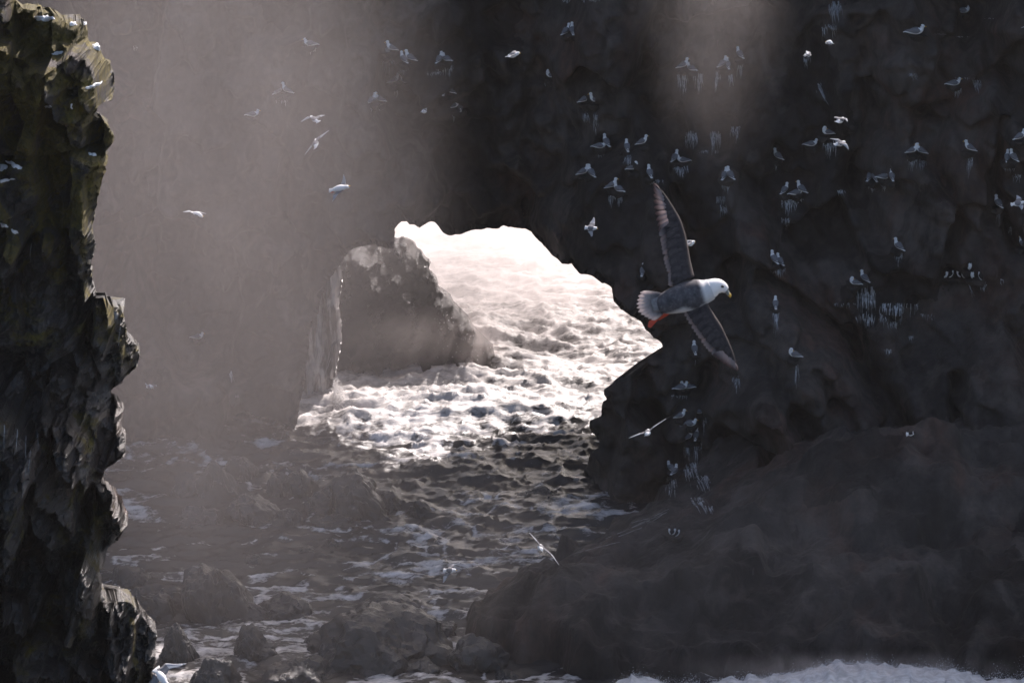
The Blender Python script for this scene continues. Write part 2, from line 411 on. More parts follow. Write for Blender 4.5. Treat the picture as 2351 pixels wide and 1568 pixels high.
# the opening's edge is rounded back
sdm = np.clip(sd, 0, None) / 85.0
rr_ = 0.45
P[..., 1] += np.where(sd > 0, rr_ - np.sqrt(np.clip(rr_ ** 2 - np.clip(rr_ - sdm, 0, rr_) ** 2, 0, None)), 0) * (Z < 9)
px, py, zc = proj(P)
sd, nx, ny = poly_sd(px, py, ARCH_R)
nu, nv = len(gx), X.shape[0]
Q = grid_quads(nu, nv)
fx_, fy_ = px.ravel()[Q].mean(1), py.ravel()[Q].mean(1)
fsd, _, _ = poly_sd(fx_, fy_, ARCH_R)
keep = fsd > 0
Qk = Q[keep]
# edges met by one face only
E = np.concatenate([Qk[:, [0, 1]], Qk[:, [1, 2]], Qk[:, [2, 3]], Qk[:, [3, 0]]])
key = np.sort(E, 1); key = key[:, 0].astype(np.int64) * (nu * nv) + key[:, 1]
_, inv, cnt = np.unique(key, return_inverse=True, return_counts=True)
BE = E[cnt[inv] == 1]
bv = np.unique(BE)
Pf = P.reshape(-1, 3).copy(); sdf = sd.ravel(); nxf, nyf, zcf = nx.ravel(), ny.ravel(), zc.ravel()
hole = bv[np.abs(sdf[bv]) < 12]
for i in hole: Pf[i] = at(nxf[i], nyf[i], zcf[i])
Bk = Pf.copy()
cen = atY(1130, 760, 73)
off = Pf - cen; rad = np.sqrt(off[:, 0] ** 2 + off[:, 2] ** 2) + 1e-6
dm = np.clip(sdf, 0, None) / 85.0
T = 1.7 + 9.0 * ss(0.5, 7, dm)
fl = 1.3 * np.exp(-dm / 2.0)
Bk[:, 1] += T; Bk[:, 0] += off[:, 0] / rad * fl; Bk[:, 2] += off[:, 2] / rad * fl * (off[:, 2] > 0)
mid = Pf + (Bk - Pf) * 0.5 + 0.12 * np.stack([vnoise(Pf * 2.2, 3), Pf[:, 0] * 0, vnoise(Pf * 2.2, 5)], -1)
n0 = len(Pf)
used = np.unique(Qk); remap = np.full(n0, -1); remap[used] = np.arange(len(used)); nuv = len(used)
bi = np.unique(BE); mmap = np.full(n0, -1); mmap[bi] = 2 * nuv + np.arange(len(bi))
VV = np.concatenate([Pf[used], Bk[used], mid[bi]])
Qf = remap[Qk]; Qb = remap[Qk][:, ::-1] + nuv
Br1 = np.stack([remap[BE[:, 1]], remap[BE[:, 0]], mmap[BE[:, 0]], mmap[BE[:, 1]]], -1)
Br2 = np.stack([mmap[BE[:, 1]], mmap[BE[:, 0]], remap[BE[:, 0]] + nuv, remap[BE[:, 1]] + nuv], -1)
cliff = quad_mesh('cliff', VV, np.concatenate([Qf, Qb, Br1, Br2]), M_CLIFF)
tag(cliff, 'dark sea cliff pierced by a rugged natural arch', kind='structure')

# rock shelf at the foot of the right-hand wall
sx = axis(-3.2, 16, 0.06, -3.3, 40, 1.3); sy = axis(55.0, 68.6, 0.06, 54, 69, 1.3)
X, Y = np.meshgrid(sx, sy)
p = np.stack([X, Y, X * 0], -1)
shelf_poly = [(-1.45, 60.6), (-1.0, 61.3), (-0.4, 62.0), (0.4, 62.7), (1.3, 63.55), (2.2, 64.3), (3.1, 65.4), (3.8, 66.6), (4.4, 70), (45, 70), (45, 56.6), (14, 56.9), (6, 57.2), (1.2, 57.6), (-0.5, 58.6), (-1.3, 59.6)]
wx = X + 0.25 * fbm(p * 1.1, 4, 91); wy = Y + 0.25 * fbm(p * 1.1, 4, 95)
sd, _, _ = poly_sd(wx, wy, shelf_poly); d = -sd
base = -0.5 + 1.2 * ss(-0.1, 0.35, d) + 0.36 * np.clip(d, 0, 1.6) + 0.42 * np.clip(d - 1.2, 0, 3) * ss(2, 6, X) + 0.45 * np.clip(d - 4.0, 0, 6) * ss(2.5, 6, X)
h = base + (blur(0.34 * facets(p * np.array([0.5, 0.6, 1]), 101), 8) + blur(0.10 * facets(p * np.array([1.5, 1.9, 1]), 111), 5) + 0.10 * fbm(p * np.array([0.9, 1.4, 1]), 5, 121) + 0.12 * fbm(p * 1.6, 4, 131)) * ss(-0.2, 0.5, d)
V = np.stack([X, Y, h], -1)
shelf = quad_mesh('rock_shelf', V.reshape(-1, 3), grid_quads(len(sx), len(sy)), M_CLIFF, smooth=False)
tag(shelf, 'dark rock shelf sloping into the gully below the right-hand wall', kind='structure')

# ------------------------------------------------------------------ the mossy cliff close on the left
NEAR = [(-700, -160), (-20, -40), (30, -4), (55, 22), (95, 28), (130, 34), (143, 44), (150, 54), (185, 54), (202, 72), (205, 100), (206, 116), (224, 106), (236, 128), (252, 145), (262, 178), (264, 205),
        (256, 232), (230, 238), (214, 264), (236, 276), (254, 298), (264, 318), (252, 338), (236, 348), (248, 358), (240, 400), (226, 450), (217, 500), (216, 586), (207, 600), (213, 640), (221, 690), (250, 698), (272, 706), (286, 730),
        (290, 768), (310, 790), (323, 812), (316, 842), (290, 862), (280, 880), (255, 896), (254, 925), (284, 940), (276, 985), (288, 1046), (270, 1056), (245, 1075), (232, 1108), (256, 1128),
        (278, 1165), (294, 1202), (275, 1236), (246, 1258), (240, 1300), (220, 1312), (234, 1350), (240, 1384), (272, 1380), (300, 1384), (330, 1420), (362, 1462), (356, 1520), (350, 1640), (340, 1900), (-700, 1900)]
NEAR_R = rough_poly(NEAR, 6, 8, 9)
def smooth_in(px, py, poly, edge):
    sd, _, _ = poly_sd(px, py, poly); return ss(0, edge, -sd)
gx = axis(-9.3, -5.5, 0.02, -13.5, -5.0, 1.4); gz = axis(5.0, 18.6, 0.02, 1.0, 19.6, 1.4)
X, Z = np.meshgrid(gx, gz)
p = np.stack([X, X * 0, Z], -1)
Yn = 45.0 + 0.02 * (Z - 10) + 0.46 * (X + 7) + 0.35 * fbm(p * 0.45, 3, 201) + blur(0.55 * facets(p * np.array([1.35, 1, 0.42]), 211, 1.2), 2) + blur(0.32 * facets(p * np.array([2.5, 1, 1.15]), 221, 1.2), 1) \
     + blur(0.10 * facets(p * np.array([6.5, 1, 5.5]), 231, 1.2), 1) + 0.02 * facets(p * np.array([15, 1, 11]), 251, 1.2) + 0.05 * fbm(p * 4, 4, 241) + 0.014 * vnoise(p * 24, 247)
P = np.stack([X, Yn, Z], -1)
px, py, zc = proj(P)
BLOCKS = [([(-50, 905), (20, 915), (52, 940), (102, 1010), (92, 1070), (62, 1140), (40, 1180), (-50, 1190)], 0.55, 10),
          ([(95, 1010), (170, 985), (182, 1100), (176, 1225), (130, 1262), (76, 1210), (66, 1140)], 0.22, 8),
          ([(22, 1190), (62, 1108), (54, 1250), (44, 1330), (18, 1310), (12, 1240)], 0.38, 6),
          ([(-50, 540), (30, 538), (66, 560), (76, 600), (30, 622), (-50, 628)], 0.5, 18),
          ([(-50, 66), (0, 76), (60, 100), (112, 138), (150, 112), (200, 84), (262, 180), (250, 235), (214, 262), (210, 330), (100, 352), (-50, 342)], 0.38, 14),
          ([(-50, 352), (60, 372), (110, 400), (90, 470), (40, 500), (-50, 520)], 0.22, 14),
          ([(217, 692), (290, 705), (322, 815), (285, 865), (232, 872), (205, 800)], 0.18, 12),
          ([(118, 838), (165, 842), (196, 868), (150, 905), (118, 880)], 0.30, 6),
          ([(118, 958), (160, 948), (206, 1000), (200, 1060), (140, 1050)], 0.26, 8),
          ([(205, 1190), (262, 1135), (293, 1205), (246, 1258), (200, 1262), (190, 1225)], 0.22, 8),
          ([(140, 1262), (190, 1272), (232, 1330), (240, 1470), (200, 1568), (140, 1500)], 0.18, 16),
          ([(-50, 1345), (66, 1350), (72, 1420), (66, 1700), (-50, 1700)], 0.30, 8),
          ([(245, 940), (284, 940), (278, 1000), (225, 1010), (205, 960)], 0.16, 5),
          ([(150, 770), (215, 700), (190, 790), (120, 830), (100, 800)], 0.2, 8)]
for poly, offv, edge in BLOCKS:
    P[..., 1] -= 1.5 * offv * smooth_in(px, py, poly, edge)
P[..., 1] += 0.35 * smooth_in(px, py, [(246, 1386), (300, 1384), (362, 1462), (350, 1640), (275, 1640), (262, 1500)], 6)
sd, nx, ny = poly_sd(px, py, NEAR_R)
dm = np.clip(-sd, 0, None) / 137.0
rr_ = 0.14
P[..., 1] += np.where(sd < 0, rr_ - np.sqrt(np.clip(rr_ ** 2 - np.clip(rr_ - dm, 0, rr_) ** 2, 0, None)), 0) * 1.2
px, py, zc = proj(P); sd, nx, ny = poly_sd(px, py, NEAR_R)
nu, nv = len(gx), len(gz); Q = grid_quads(nu, nv)
fsd, _, _ = poly_sd(px.ravel()[Q].mean(1), py.ravel()[Q].mean(1), NEAR_R)
Qk = Q[fsd < 0]
E = np.concatenate([Qk[:, [0, 1]], Qk[:, [1, 2]], Qk[:, [2, 3]], Qk[:, [3, 0]]])
key = np.sort(E, 1); key = key[:, 0].astype(np.int64) * (nu * nv) + key[:, 1]
_, inv, cnt = np.unique(key, return_inverse=True, return_counts=True)
BE = E[cnt[inv] == 1]; bv = np.unique(BE)
Pf = P.reshape(-1, 3).copy(); sdf = sd.ravel(); nxf, nyf, zcf = nx.ravel(), ny.ravel(), zc.ravel()
for i in bv:
    if abs(sdf[i]) < 12: Pf[i] = at(nxf[i], nyf[i], zcf[i])
Bk = Pf + np.array([-0.9, 1.6, -0.35]); Bk2 = Pf + np.array([-2.5, 5.0, -1.2])
midv = Pf + np.array([-0.12, 0.55, -0.02]) + 0.08 * np.stack([vnoise(Pf * 3, 1), Pf[:, 0] * 0, vnoise(Pf * 3, 2)], -1)
used = np.unique(Qk); remap = np.full(len(Pf), -1); remap[used] = np.arange(len(used)); k0 = len(used)
maps = []
VV = [Pf[used]]
for arr in (midv, Bk, Bk2):
    mm = np.full(len(Pf), -1); mm[bv] = k0 + np.arange(len(bv)); k0 += len(bv); maps.append(mm); VV.append(arr[bv])
fs = [remap[Qk]]; prev = remap
for mm in maps:
    fs.append(np.stack([prev[BE[:, 1]], prev[BE[:, 0]], mm[BE[:, 0]], mm[BE[:, 1]]], -1)); prev = mm
near = quad_mesh('mossy_cliff', np.concatenate(VV), np.concatenate(fs), M_NEAR, smooth=False)
tag(near, 'blocky dark cliff with ochre moss and snow close on the left', kind='structure')

def bvh_of(o):
    me = o.data; v = np.zeros(len(me.vertices) * 3, np.float32); me.vertices.foreach_get('co', v)
    return BVHTree.FromPolygons([tuple(x) for x in v.reshape(-1, 3)], [tuple(q.vertices) for q in me.polygons])
BVH_C, BVH_N, BVH_S = bvh_of(cliff), bvh_of(near), bvh_of(shelf)
def hit(px, py, trees=(BVH_C, BVH_S)):
    d = Vector(ray(px, py)).normalized(); best = None
    for t in trees:
        r = t.ray_cast(Vector(CAM), d)
        if r[0] is not None and (best is None or r[3] < best[3]): best = r
    return best

# ------------------------------------------------------------------ boulders
def ico(sub):
    import bmesh
    bm = bmesh.new(); bmesh.ops.create_icosphere(bm, subdivisions=sub, radius=1.0)
    v = np.array([x.co[:] for x in bm.verts]); f = [[w.index for w in q.verts] for q in bm.faces]; bm.free()
    return v, np.array(f)
ICO5, ICOF5 = ico(5); ICO6, ICOF6 = ico(6); ICO2, ICOF2 = ico(2); ICO1, ICOF1 = ico(1)
def rock(name, loc, size, seed, mat, sub=5, block=0.35, shape=None, parent=None, fq=1.6):
    v, f = (ICO6, ICOF6) if sub == 6 else (ICO5, ICOF5)
    v = v.copy()
    # planes cut off the ball make flat broken faces
    r = np.random.default_rng(seed)
    for k in range(9):
        nrm = r.normal(size=3); nrm /= np.linalg.norm(nrm); c = 0.66 + 0.26 * r.random()
        dd = v @ nrm - c
        v = v - np.outer(np.clip(dd, 0, None) * 0.92, nrm)
    nn = v / np.linalg.norm(v, axis=1, keepdims=True)
    v = v + nn * (0.16 * fbm(v * 1.3 + seed, 3, seed + 3) + block * 0.10 * facets(v * fq * 1.8 + seed, seed * 7 + 20, 1.4) + 0.045 * block * facets(v * fq * 5 + seed, seed + 31, 1.3) + 0.035 * fbm(v * 5.1 + seed, 4, seed))[:, None]
    if shape is not None: v = shape(v)
    v = v * np.array(size)
    o = quad_mesh(name, v, f, mat, parent, smooth=False); o.location = loc
    return o
BOULDERS = [  # centre px, base py, width px, height px, depth factor, lean, label
    (498, 1442, 178, 150, 0.9, 0.25, 'big rounded boulder with a pale ridge down its right side, lower left'),
    (830, 1210, 185, 100, 0.8, 0.35, 'wedge-shaped boulder with a sunlit sloping top, tallest in the gully'),
    (800, 1165, 150, 76, 0.8, 0.1, 'dark humped boulder just behind the sunlit wedge'),
    (692, 1152, 98, 76, 0.8, 0.3, 'pointed boulder left of the sunlit wedge boulder'),
    (968, 1194, 62, 40, 0.9, 0.3, 'small peaked rock in the water right of the sunlit wedge'),
    (900, 1180, 90, 44, 0.8, 0.2, 'low rock adjoining the right end of the sunlit wedge'),
    (512, 1165, 120, 96, 0.8, 0.2, 'hazy boulder at the foot of the misty left wall'),
    (430, 1150, 90, 80, 0.8, 0.2, 'hazy boulder half hidden by the mossy cliff, furthest left in the gully'),
    (590, 1210, 130, 62, 0.8, 0.3, 'low hazy rock in front of the misty left wall'),
    (660, 1222, 90, 56, 0.8, 0.1, 'rounded rock between low hazy rock and the sunlit wedge'),
    (345, 1432, 120, 86, 0.8, 0.3, 'rock with a thin bright edge beside the mossy cliff'),
    (655, 1432, 130, 56, 0.9, 0.3, 'low rounded boulder right of the big rounded boulder'),
    (900, 1442, 170, 46, 0.9, 0.0, 'long flat rock awash above the broad foreground boulder'),
    (872, 1552, 320, 130, 0.8, 0.0, 'broad dark boulder at the bottom centre with foam round its foot'),
    (585, 1522, 100, 78, 0.8, 0.2, 'dark rock with foam running off both sides at lower left'),
    (415, 1530, 95, 86, 0.8, 0.3, 'dark boulder next to the flying gull at bottom left'),
    (690, 1590, 190, 72, 0.8, 0.1, 'low dark boulder cut off by the bottom edge'),
    (500, 1585, 120, 62, 0.8, 0.2, 'half-sunk rock at the bottom edge right of the flying gull'),
    (1090, 1545, 150, 70, 0.8, 0.1, 'dark rock between the broad boulder and the rock shelf'),
    (705, 1284, 60, 20, 1.0, 0.0, 'tiny rock breaking the streaked water in mid gully'),
    (585, 1300, 52, 20, 1.0, 0.0, 'tiny rock breaking the water above the big rounded boulder'),
    (762, 1262, 40, 16, 1.0, 0.0, 'smallest dark rock breaking the bright streak of water'),
    (1235, 1160, 120, 34, 1.0, 0.0, 'low rock awash behind the rock shelf'),
    (470, 1225, 110, 60, 0.9, 0.2, 'broad hazy rock below the boulder furthest left in the gully'),
    (560, 1110, 80, 60, 0.9, 0.25, 'faint hazy rock against the foot of the left wall, topmost of the hazy group'),
    (640, 1150, 70, 60, 0.9, 0.2, 'faint hazy rock between the hazy boulder and the pointed boulder'),
    (745, 1190, 90, 60, 0.9, 0.2, 'dark rock wedged between the pointed boulder and the sunlit wedge'),
    (770, 1225, 120, 40, 0.9, 0.1, 'low dark rock at the near foot of the sunlit wedge'),
    (300, 1350, 90, 50, 0.9, 0.2, 'hazy rock just right of the mossy cliff, above the rock with a bright edge'),
    (410, 1400, 90, 46, 0.9, 0.2, 'low rock touching the left side of the big rounded boulder'),
    (580, 1432, 90, 40, 0.9, 0.3, 'low rock touching the right side of the big rounded boulder'),
    (740, 1500, 110, 40, 0.9, 0.1, 'flat dark rock awash left of the broad foreground boulder'),
    (960, 1560, 120, 36, 0.9, 0.0, 'low ledge at the right foot of the broad foreground boulder'),
    (1010, 1470, 110, 50, 0.9, 0.1, 'dark rock between the long flat rock and the rock shelf'),
    (1165, 1568, 60, 26, 1.0, 0.0, 'small wet rock at the bottom edge left of the rock shelf'),
]
for k, (bx, by, w, hgt, dep, lean, lab) in enumerate(BOULDERS):
    q = atZ(bx, by); t = (q - CAM) @ FWD; m_per = t / FPX
    hw = w * m_per / 2; hh = hgt * m_per / math.cos(R(22)) * 0.95
    def shp(v, lean=lean):
        v = v.copy(); up = np.clip(v[:, 2], 0, 1); v[:, 0] += -lean * up + 0.0
        return v
    o = rock('boulder', (q[0], q[1] + hw * dep * 0.75, -0.15 * hh), (hw * 1.02, hw * dep, hh * 1.05), 300 + k, M_WET, 5, 0.34, shp)
    tag(o, lab, 'boulder', 'boulders in the gully')

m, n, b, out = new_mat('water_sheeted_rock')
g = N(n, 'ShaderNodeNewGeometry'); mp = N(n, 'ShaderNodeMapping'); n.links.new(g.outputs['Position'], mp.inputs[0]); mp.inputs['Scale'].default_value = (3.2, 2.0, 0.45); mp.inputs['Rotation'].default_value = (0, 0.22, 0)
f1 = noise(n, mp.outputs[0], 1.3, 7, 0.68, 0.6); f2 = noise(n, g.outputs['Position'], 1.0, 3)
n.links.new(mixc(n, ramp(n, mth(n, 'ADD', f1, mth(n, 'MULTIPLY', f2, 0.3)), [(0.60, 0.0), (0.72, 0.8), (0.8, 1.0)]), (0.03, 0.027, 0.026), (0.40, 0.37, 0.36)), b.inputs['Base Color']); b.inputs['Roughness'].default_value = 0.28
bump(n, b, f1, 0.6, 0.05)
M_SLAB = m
# the wet stack seen through the arch and the slab inside the arch's left leg
def relief(name, outline, gx, gz, Yfun, round_, mat, seed, depth=1.6, amp=6):
    """a free-standing rock: front surface trimmed to its outline, edges turned back and closed behind"""
    out_r = rough_poly(outline, amp, 8, seed)
    X, Z = np.meshgrid(gx, gz); P = np.stack([X, Yfun(X, Z), Z], -1)
    px, py, zc = proj(P); sd, nx, ny = poly_sd(px, py, out_r); mpp_ = float(np.median(zc)) / FPX
    dm = np.clip(-sd, 0, None) * mpp_
    P[..., 1] += np.where(sd < 0, round_ - np.sqrt(np.clip(round_ ** 2 - np.clip(round_ - dm, 0, round_) ** 2, 0, None)), 0)
    px, py, zc = proj(P); sd, nx, ny = poly_sd(px, py, out_r)
    Q = grid_quads(len(gx), len(gz)); fsd, _, _ = poly_sd(px.ravel()[Q].mean(1), py.ravel()[Q].mean(1), out_r); Qk = Q[fsd < 0]
    E = np.concatenate([Qk[:, [0, 1]], Qk[:, [1, 2]], Qk[:, [2, 3]], Qk[:, [3, 0]]]); key = np.sort(E, 1); key = key[:, 0].astype(np.int64) * X.size + key[:, 1]
    _, inv, cnt = np.unique(key, return_inverse=True, return_counts=True); BE = E[cnt[inv] == 1]; bv = np.unique(BE)
    Pf = P.reshape(-1, 3).copy(); sdf, nxf, nyf, zcf = sd.ravel(), nx.ravel(), ny.ravel(), zc.ravel()
    for i in bv:
        if abs(sdf[i]) < 14: Pf[i] = at(nxf[i], nyf[i], zcf[i])
    cen = Pf[np.unique(Qk)].mean(0); used = np.unique(Qk); remap = np.full(len(Pf), -1); remap[used] = np.arange(len(used)); k0 = len(used); VV = [Pf[used]]; fs = [remap[Qk]]; prev = remap
    for sh, dd in ((0.97, 0.3), (0.8, 0.75), (0.4, 1.0), (0.05, 1.05)):
        arr = Pf[bv].copy(); arr[:, 0] = cen[0] + (arr[:, 0] - cen[0]) * sh; arr[:, 2] = cen[2] + (arr[:, 2] - cen[2]) * sh - 0.1 * dd; arr[:, 1] = arr[:, 1] * (1 - dd) + (cen[1] + depth) * dd
        arr += 0.06 * np.stack([vnoise(arr * 3, 1), vnoise(arr * 3, 4), vnoise(arr * 3, 2)], -1)
        mm = np.full(len(Pf), -1); mm[bv] = k0 + np.arange(len(bv)); k0 += len(bv); VV.append(arr)
        fs.append(np.stack([prev[BE[:, 1]], prev[BE[:, 0]], mm[BE[:, 0]], mm[BE[:, 1]]], -1)); prev = mm
    return quad_mesh(name, np.concatenate(VV), np.concatenate(fs), mat, smooth=False)
def stack_Y(x, z):
    p = np.stack([x, x * 0, z], -1)
    return 76.4 + 0.70 * np.clip(z, -1, 9) + 0.25 * fbm(p * 0.6, 3, 401) + blur(0.32 * facets(p * np.array([1.3, 1, 1.3]), 411, 1.2), 3) + blur(0.40 * facets(p * np.array([2.9, 1, 3.3]), 421, 1.2), 2) + blur(0.22 * facets(p * np.array([5, 1, 7]), 431, 1.2), 1) + 0.05 * facets(p * np.array([11, 1, 14]), 435, 1.2) + 0.05 * fbm(p * 5, 3, 441)
stack = relief('sea_stack', [(690, 640), (760, 600), (800, 560), (850, 548), (905, 545), (930, 547), (950, 558), (965, 574), (972, 592), (990, 603), (985, 625), (1000, 640), (1006, 668), (1035, 688), (1042, 706), (1066, 738), (1086, 756), (1106, 790), (1140, 822), (1172, 852),
               (1165, 900), (1060, 930), (900, 960), (760, 980), (690, 960)], np.arange(-6.2, 0.8, 0.035), np.arange(-0.9, 5.4, 0.035), stack_Y, 0.4, M_STACK, 71, 3.0)
tag(stack, 'wet black rock stack glinting in the sun behind the arch', 'rock')
def slab_Y(x, z):
    p = np.stack([x, x * 0, z], -1)
    return 74.9 + 0.16 * z + 0.35 * (x + 5.0) + 0.15 * fbm(p * np.array([1.2, 1, 0.5]), 3, 501) + blur(0.12 * facets(p * np.array([2.5, 1, 0.8]), 511, 1.2), 3) + 0.04 * fbm(p * np.array([6, 1, 2]), 3, 521)
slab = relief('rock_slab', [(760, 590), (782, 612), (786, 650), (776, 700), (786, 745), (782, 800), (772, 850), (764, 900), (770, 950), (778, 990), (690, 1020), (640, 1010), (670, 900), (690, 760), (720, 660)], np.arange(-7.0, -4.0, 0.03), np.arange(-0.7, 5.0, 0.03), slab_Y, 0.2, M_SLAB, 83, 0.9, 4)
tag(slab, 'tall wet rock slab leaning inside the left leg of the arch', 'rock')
BVH_ST = BVHTree.FromPolygons([tuple(x.co + stack.location) for x in stack.data.vertices], [tuple(q.vertices) for q in stack.data.polygons])
BVH_SL = BVHTree.FromPolygons([tuple(x.co + slab.location) for x in slab.data.vertices], [tuple(q.vertices) for q in slab.data.polygons])

# ------------------------------------------------------------------ streaks and patches that cling to a surface
def streaks(name, specs, parent, mat, trees=(BVH_C, BVH_S), lift=0.02, seg=6, seed=0, kind='stuff', drift=0.0):
    """specs: (px, py, length px, width px)"""
    r = random.Random(seed); V, F = [], []
    for (x, y, L, w) in specs:
        pts = []; xx = x; dx = drift + r.uniform(-0.10, 0.10)
        for k in range(seg + 1):
            t = k / seg; yy = y + L * t
            hl = hit(xx, yy, trees)
            ww = w * (0.55 + 0.6 * math.sin(math.pi * min(1, 0.15 + t * 0.9))) * (1 - 0.6 * t)
            if hl is None: pts.append(None)
            else:
                m_per = hl[3] / FPX
                pts.append((np.array(hl[0]) - np.array(ray(xx, yy)) * lift, ww * m_per / 2))
            xx += dx * L / seg + r.uniform(-0.9, 0.9)
        last = None
        for q in pts:
            if q is None: last = None; continue
            i = len(V); V += [q[0] - RT * q[1], q[0] + RT * q[1] * r.uniform(0.7, 1.2)]
            if last is not None and abs(q[0][1] - lastp[1]) < 0.6: F.append((last, last + 1, i + 1, i))
            last = i; lastp = q[0]
    if not F: return None
    o = mesh_obj(name, V, F, mat, parent, True); o['kind'] = kind
    return o
def guano(px, py, w, h, n=None, seed=0, drift=0.0):
    r = random.Random(seed + int(px * 13 + py)); n = int((n or max(4, int(w / 2.2))) * 1.7)
    sp = []
    for k in range(n):
        x = px + r.uniform(-0.5, 0.5) * w; edge = 1 - abs(x - px) / (w * 0.5 + 1e-6) * 0.45
        y = py + r.uniform(0, 0.30) * h
        sp.append((x, y, h * r.uniform(0.12, 0.95) ** 1.2 * edge, r.choice([0.5, 0.7, 0.9, 1.2, 1.6, 2.2])))
    cl = [r.uniform(-0.4, 0.4) * w for _ in range(3)]
    for k in range(int(n * 0.8)): sp.append((px + r.choice(cl) + r.gauss(0, 2.0), py + abs(r.gauss(0, 0.18)) * h, h * r.uniform(0.06, 0.4), r.choice([0.8, 1.2, 1.8])))
    streaks('guano_stain', sp, cliff, M_GUANO, seed=seed + int(px), drift=drift)
def patch(name, poly, parent, mat, trees, step=2.2, lift=0.03):
    xs = [q[0] for q in poly]; ys = [q[1] for q in poly]
    ax = np.arange(min(xs), max(xs) + step, step); ay = np.arange(min(ys), max(ys) + step, step)
    XX, YY = np.meshgrid(ax, ay); sd, _, _ = poly_sd(XX, YY, rough_poly(poly, 5, 4, int(xs[0] + 99)))
    V, idx, F = [], {}, []
    for j in range(len(ay)):
        for i in range(len(ax)):
            if sd[j, i] < step * 0.7:
                hl = hit(ax[i], ay[j], trees)
                if hl is None: continue
                idx[(i, j)] = len(V)
                l = lift * min(1.0, max(-0.4, -sd[j, i] / 4.0))
                V.append(np.array(hl[0]) + (np.array(hl[1]) * 0.4 + np.array([0, -0.6, 0.5])) * l)
    for (i, j) in idx:
        if all((a, b_) in idx for a, b_ in ((i + 1, j), (i, j + 1), (i + 1, j + 1))):
            q = [idx[(i, j)], idx[(i + 1, j)], idx[(i + 1, j + 1)], idx[(i, j + 1)]]
            ys_ = [V[k][1] for k in q]
            if max(ys_) - min(ys_) < 0.35: F.append(q)
    if F: return mesh_obj(name, V, F, mat, parent, True)
for poly in ([(78, 38), (100, 36), (122, 38), (128, 46), (104, 50), (84, 48)], [(160, 53), (176, 50), (178, 58), (160, 60)], [(190, 50), (204, 49), (206, 56), (194, 58)],
             [(212, 102), (226, 100), (236, 110), (226, 118), (214, 112)], [(195, 203), (215, 192), (238, 186), (232, 194), (214, 204), (200, 206)], [(0, 377), (18, 381), (14, 390), (0, 394)],
             [(10, 596 - 226), (30, 372), (52, 384), (50, 390), (28, 384)], [(0, 414), (30, 410), (38, 413), (12, 418), (0, 421)], [(0, 512), (10, 514), (20, 522), (6, 524)],
             [(20, 524), (40, 530), (48, 537), (30, 536)], [(102, 245), (116, 243), (120, 247), (104, 249)], [(162, 240), (166, 237), (168, 250), (164, 252)], [(202, 350), (220, 352), (222, 358), (206, 358)],
             [(118, 122), (146, 118), (140, 126), (120, 128)]):
    patch('snow_patch', poly, near, M_SNOW, (BVH_N,), 1.8, 0.05)
# dried grass and icicle-like drips on the near cliff
streaks('guano_stain', [(278, 730, 70, 2.5), (262, 715, 24, 10), (268, 720, 22, 8), (40, 985, 60, 2), (10, 975, 80, 2), (84, 985, 50, 1.6), (60, 1000, 110, 1.5), (72, 1020, 80, 1.2), (72, 560, 40, 1.5)], near, M_GUANO, (BVH_N,), 0.015, seed=4)

def strands(name, paths, parent, mat, trees, width=2.0, lift=0.03, seed=0):
    rr2 = random.Random(seed); V, F = [], []
    for path in paths:
        q = curve_pts(path, 16); last = None
        for k, (x, y) in enumerate(q):
            hl = hit(x, y + rr2.uniform(-0.8, 0.8), trees)
            if hl is None or rr2.random() < 0.12: last = None; continue
            w = width * hl[3] / FPX * 0.5 * rr2.uniform(0.3, 1.0); c = np.array(hl[0]) - np.array(ray(x, y)) * lift; i = len(V)
            V += [c + UP * w, c - UP * w]
            if last is not None and abs(c[1] - V[last][1]) < 0.7: F.append((last, last + 1, i + 1, i))
            last = i
    if F: o = mesh_obj(name, V, F, mat, parent, True); o['kind'] = 'stuff'
def curve_pts(pts, n):
    pts = np.array(pts, float); t = np.linspace(0, len(pts) - 1, n); return np.stack([np.interp(t, range(len(pts)), pts[:, k]) for k in (0, 1)], -1)
strands('crest_glint', [[(1536, 1168), (1500, 1186), (1450, 1200)], [(1530, 1176), (1480, 1196), (1430, 1222), (1330, 1260)], [(1500, 1190), (1440, 1216), (1390, 1236)], [(1440, 1240), (1380, 1254), (1320, 1270)], [(1520, 1182), (1470, 1212), (1420, 1232)], [(1370, 1200), (1340, 1206)]], shelf, M_RUN_GLINT, (BVH_S, BVH_C), 1.3, seed=3)  # pale strips painted as highlight streaks along the shelf crest
# ------------------------------------------------------------------ birds: perched
def loft(path, radii, segs=10, upv=(0, 0, 1), squash=1.0):
    """tube of elliptical rings along a path"""
    path = np.array(path, float); V, F = [], []
    for k, c in enumerate(path):
        a = path[min(k + 1, len(path) - 1)] - path[max(k - 1, 0)]; a = a / (np.linalg.norm(a) + 1e-9)
        s = np.cross(a, upv); s = s / (np.linalg.norm(s) + 1e-9); u = np.cross(s, a)
        ru = radii[k][0] if isinstance(radii[k], tuple) else radii[k]; rs = radii[k][1] if isinstance(radii[k], tuple) else radii[k] * squash
        for j in range(segs):
            t = 2 * math.pi * j / segs; V.append(c + s * math.cos(t) * rs + u * math.sin(t) * ru)
    n = len(path)
    for k in range(n - 1):
        for j in range(segs):
            F.append((k * segs + j, k * segs + (j + 1) % segs, (k + 1) * segs + (j + 1) % segs, (k + 1) * segs + j))
    F.append(tuple(range(segs))[::-1]); F.append(tuple(range((n - 1) * segs, n * segs)))
    return V, F
